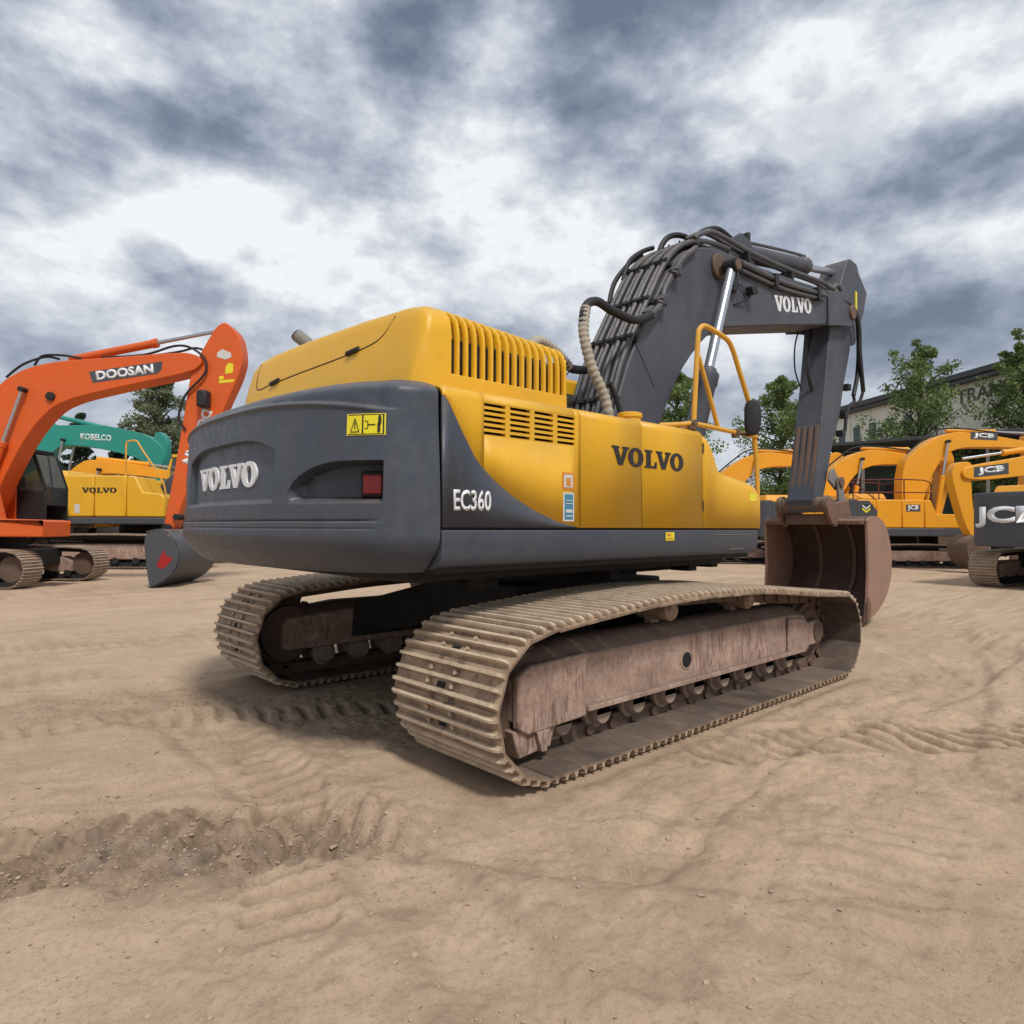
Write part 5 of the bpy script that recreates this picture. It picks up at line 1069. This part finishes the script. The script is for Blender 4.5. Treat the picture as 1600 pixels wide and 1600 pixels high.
def tree(label, lat, dep, h, w_, kind='green', shape='broad', n=5200, seed=0, leaf=.22, group='trees behind the yard'):
    r = np.random.default_rng(seed + 500); loc, _ = yard(lat, dep); e = thing('tree', label, 'tree', loc, r.uniform(0, 6), group)
    m = MB(); lean = r.normal(0, .03*h, 2); tp = [(0, 0, -.1), (lean[0]*.2, lean[1]*.2, h*.3), (lean[0]*.6, lean[1]*.6, h*.65), (lean[0], lean[1], h*.97)]; r0 = .018*h
    m.tube(tp, lambda t: r0*(1 - .9*t) + .01, 7, 4); cl = []
    for k in range(44):
        f = .16 + .82*(k + r.uniform(0, 1))/44; z = h*f; cx, cy = lean[0]*f, lean[1]*f
        if shape == 'broad': rad = w_*.5*math.sin(math.pi*min(1, max(0, (f - .12)/.90)))**.65*(1.06 - .25*f)
        elif shape == 'tall': rad = w_*.5*math.sin(math.pi*min(1, max(.02, (f - .1)/.93)))**.6
        else: rad = w_*.5*(1.04 - f)**.85
        a = k*2.4 + r.uniform(-.5, .5); L_ = rad*r.uniform(.72, 1.12); rise = L_*r.uniform(.15, .6) if shape != 'pine' else -L_*.2
        p1 = (cx + math.cos(a)*L_, cy + math.sin(a)*L_, z + rise); m.tube([(cx, cy, z - .05*h*(shape != 'pine')), (cx + math.cos(a)*L_*.5, cy + math.sin(a)*L_*.5, z + rise*.35), p1], lambda t: r0*.34*(1 - .85*t), 5, 2)
        for q in (.3, .55, .8, 1.0): cl.append((cx + math.cos(a)*L_*q + r.normal(0, .12*rad), cy + math.sin(a)*L_*q + r.normal(0, .12*rad), z + rise*q + r.normal(0, .02*h), max(.3, rad*r.uniform(.22, .42))))
    m.obj('trunk', barkm, e, 0, 60)
    C_ = np.array(cl); n = int(n*3.6); idx = r.integers(0, len(C_), n); g = r.normal(0, 1, (n, 3)); g /= np.linalg.norm(g, axis=1)[:, None]; g *= (r.random(n)**.45)[:, None]
    P = C_[idx, :3] + g*C_[idx, 3:4]*np.array([1, 1, .72]); u = r.normal(0, 1, (n, 3)); u /= np.linalg.norm(u, axis=1)[:, None]; v = np.cross(u, r.normal(0, 1, (n, 3))); v /= np.linalg.norm(v, axis=1)[:, None]
    s = leaf*r.uniform(.55, 1.25, n)[:, None]; A = np.stack([P - u*s*.5, P + v*s*.28, P + u*s*.5, P - v*s*.28], 1).reshape(-1, 3)
    me = bpy.data.meshes.new('crown'); me.from_pydata(A.tolist(), [], np.arange(4*n).reshape(-1, 4).tolist())
    at = me.attributes.new('leaf', 'FLOAT', 'POINT'); at.data.foreach_set('value', np.repeat(r.random(n), 4).astype(np.float32)); mkobj('crown', me, LM[kind], e, 0, 0)
tree('light green tree seen through the yellow handrail, under the boom', 10.6, 44, 11.6, 5.0, seed=1, n=4200)
tree('bushy green tree just left of the lowered stick', 18.2, 46, 11.4, 5.6, seed=2, n=4800)
tree('tall airy green tree in front of the cream warehouse, right of the stick', 26.3, 44, 13.4, 5.6, seed=3, n=4200)
tree('leafy green tree hiding part of the warehouse lettering, near the right edge', 31.7, 41, 13.0, 4.6, seed=4, n=3600)
tree('low spreading tree between stick and warehouse wall', 22.6, 48, 7.4, 4.6, seed=5, n=2600)
tree('small round tree low behind the amber machines', 28.2, 40, 6.4, 4.4, seed=12, n=2600)
tree('pale silvery tree behind the orange arm', -26.6, 51, 12.6, 4.4, 'pale', 'tall', 6500, 6, .24)
tree('slim pale tree beside the silvery one, behind the orange arm', -24.0, 53, 11.0, 3.2, 'pale', 'tall', 4200, 16, .24)
for k, (la, de, h, w_) in enumerate(((-36.0, 56, 10.6, 4.6), (-33.8, 57, 9.6, 3.0), (-31.3, 57, 10.2, 2.6), (-28.6, 58, 9.6, 2.6))):
    tree(['dark bushy pine top, leftmost above the teal boom', 'dark pine top second from left above the teal boom', 'thin dark pine top third from left above the teal boom', 'thin dark pine top rightmost above the teal boom'][k], la, de, h, w_, 'pine', 'pine', 3600, 30 + k, .3, 'pines far behind the teal boom')
# a continuous far hedge / wood closing the yard
def hedge():
    n = 26000; r = np.random.default_rng(99); lat = r.uniform(-95, 75, n); dep = 74 + r.normal(0, 2.5, n); top = 5.2 + 2.0*np.sin(lat*.21) + 1.3*np.sin(lat*.53 + 1) + 1.0*np.sin(lat*1.3)
    z = top*r.random(n)**.7; P = np.stack([CAM.x + RT.x*lat + AX.x*dep, CAM.y + RT.y*lat + AX.y*dep, z], -1)
    u = r.normal(0, 1, (n, 3)); u /= np.linalg.norm(u, axis=1)[:, None]; v = np.cross(u, r.normal(0, 1, (n, 3))); v /= np.linalg.norm(v, axis=1)[:, None]; s = r.uniform(.6, 1.3, n)[:, None]
    A = np.stack([P - u*s*.5, P + v*s*.35, P + u*s*.5, P - v*s*.35], 1).reshape(-1, 3); me = bpy.data.meshes.new('far_wood'); me.from_pydata(A.tolist(), [], np.arange(4*n).reshape(-1, 4).tolist())
    at = me.attributes.new('leaf', 'FLOAT', 'POINT'); at.data.foreach_set('value', np.repeat(r.random(n), 4).astype(np.float32))
    o = mkobj('far_wood', me, LM['pine'], None, 0, 0); o['kind'] = 'stuff'; o['label'] = 'far dark belt of trees closing the yard'; o['category'] = 'wood'
hedge()
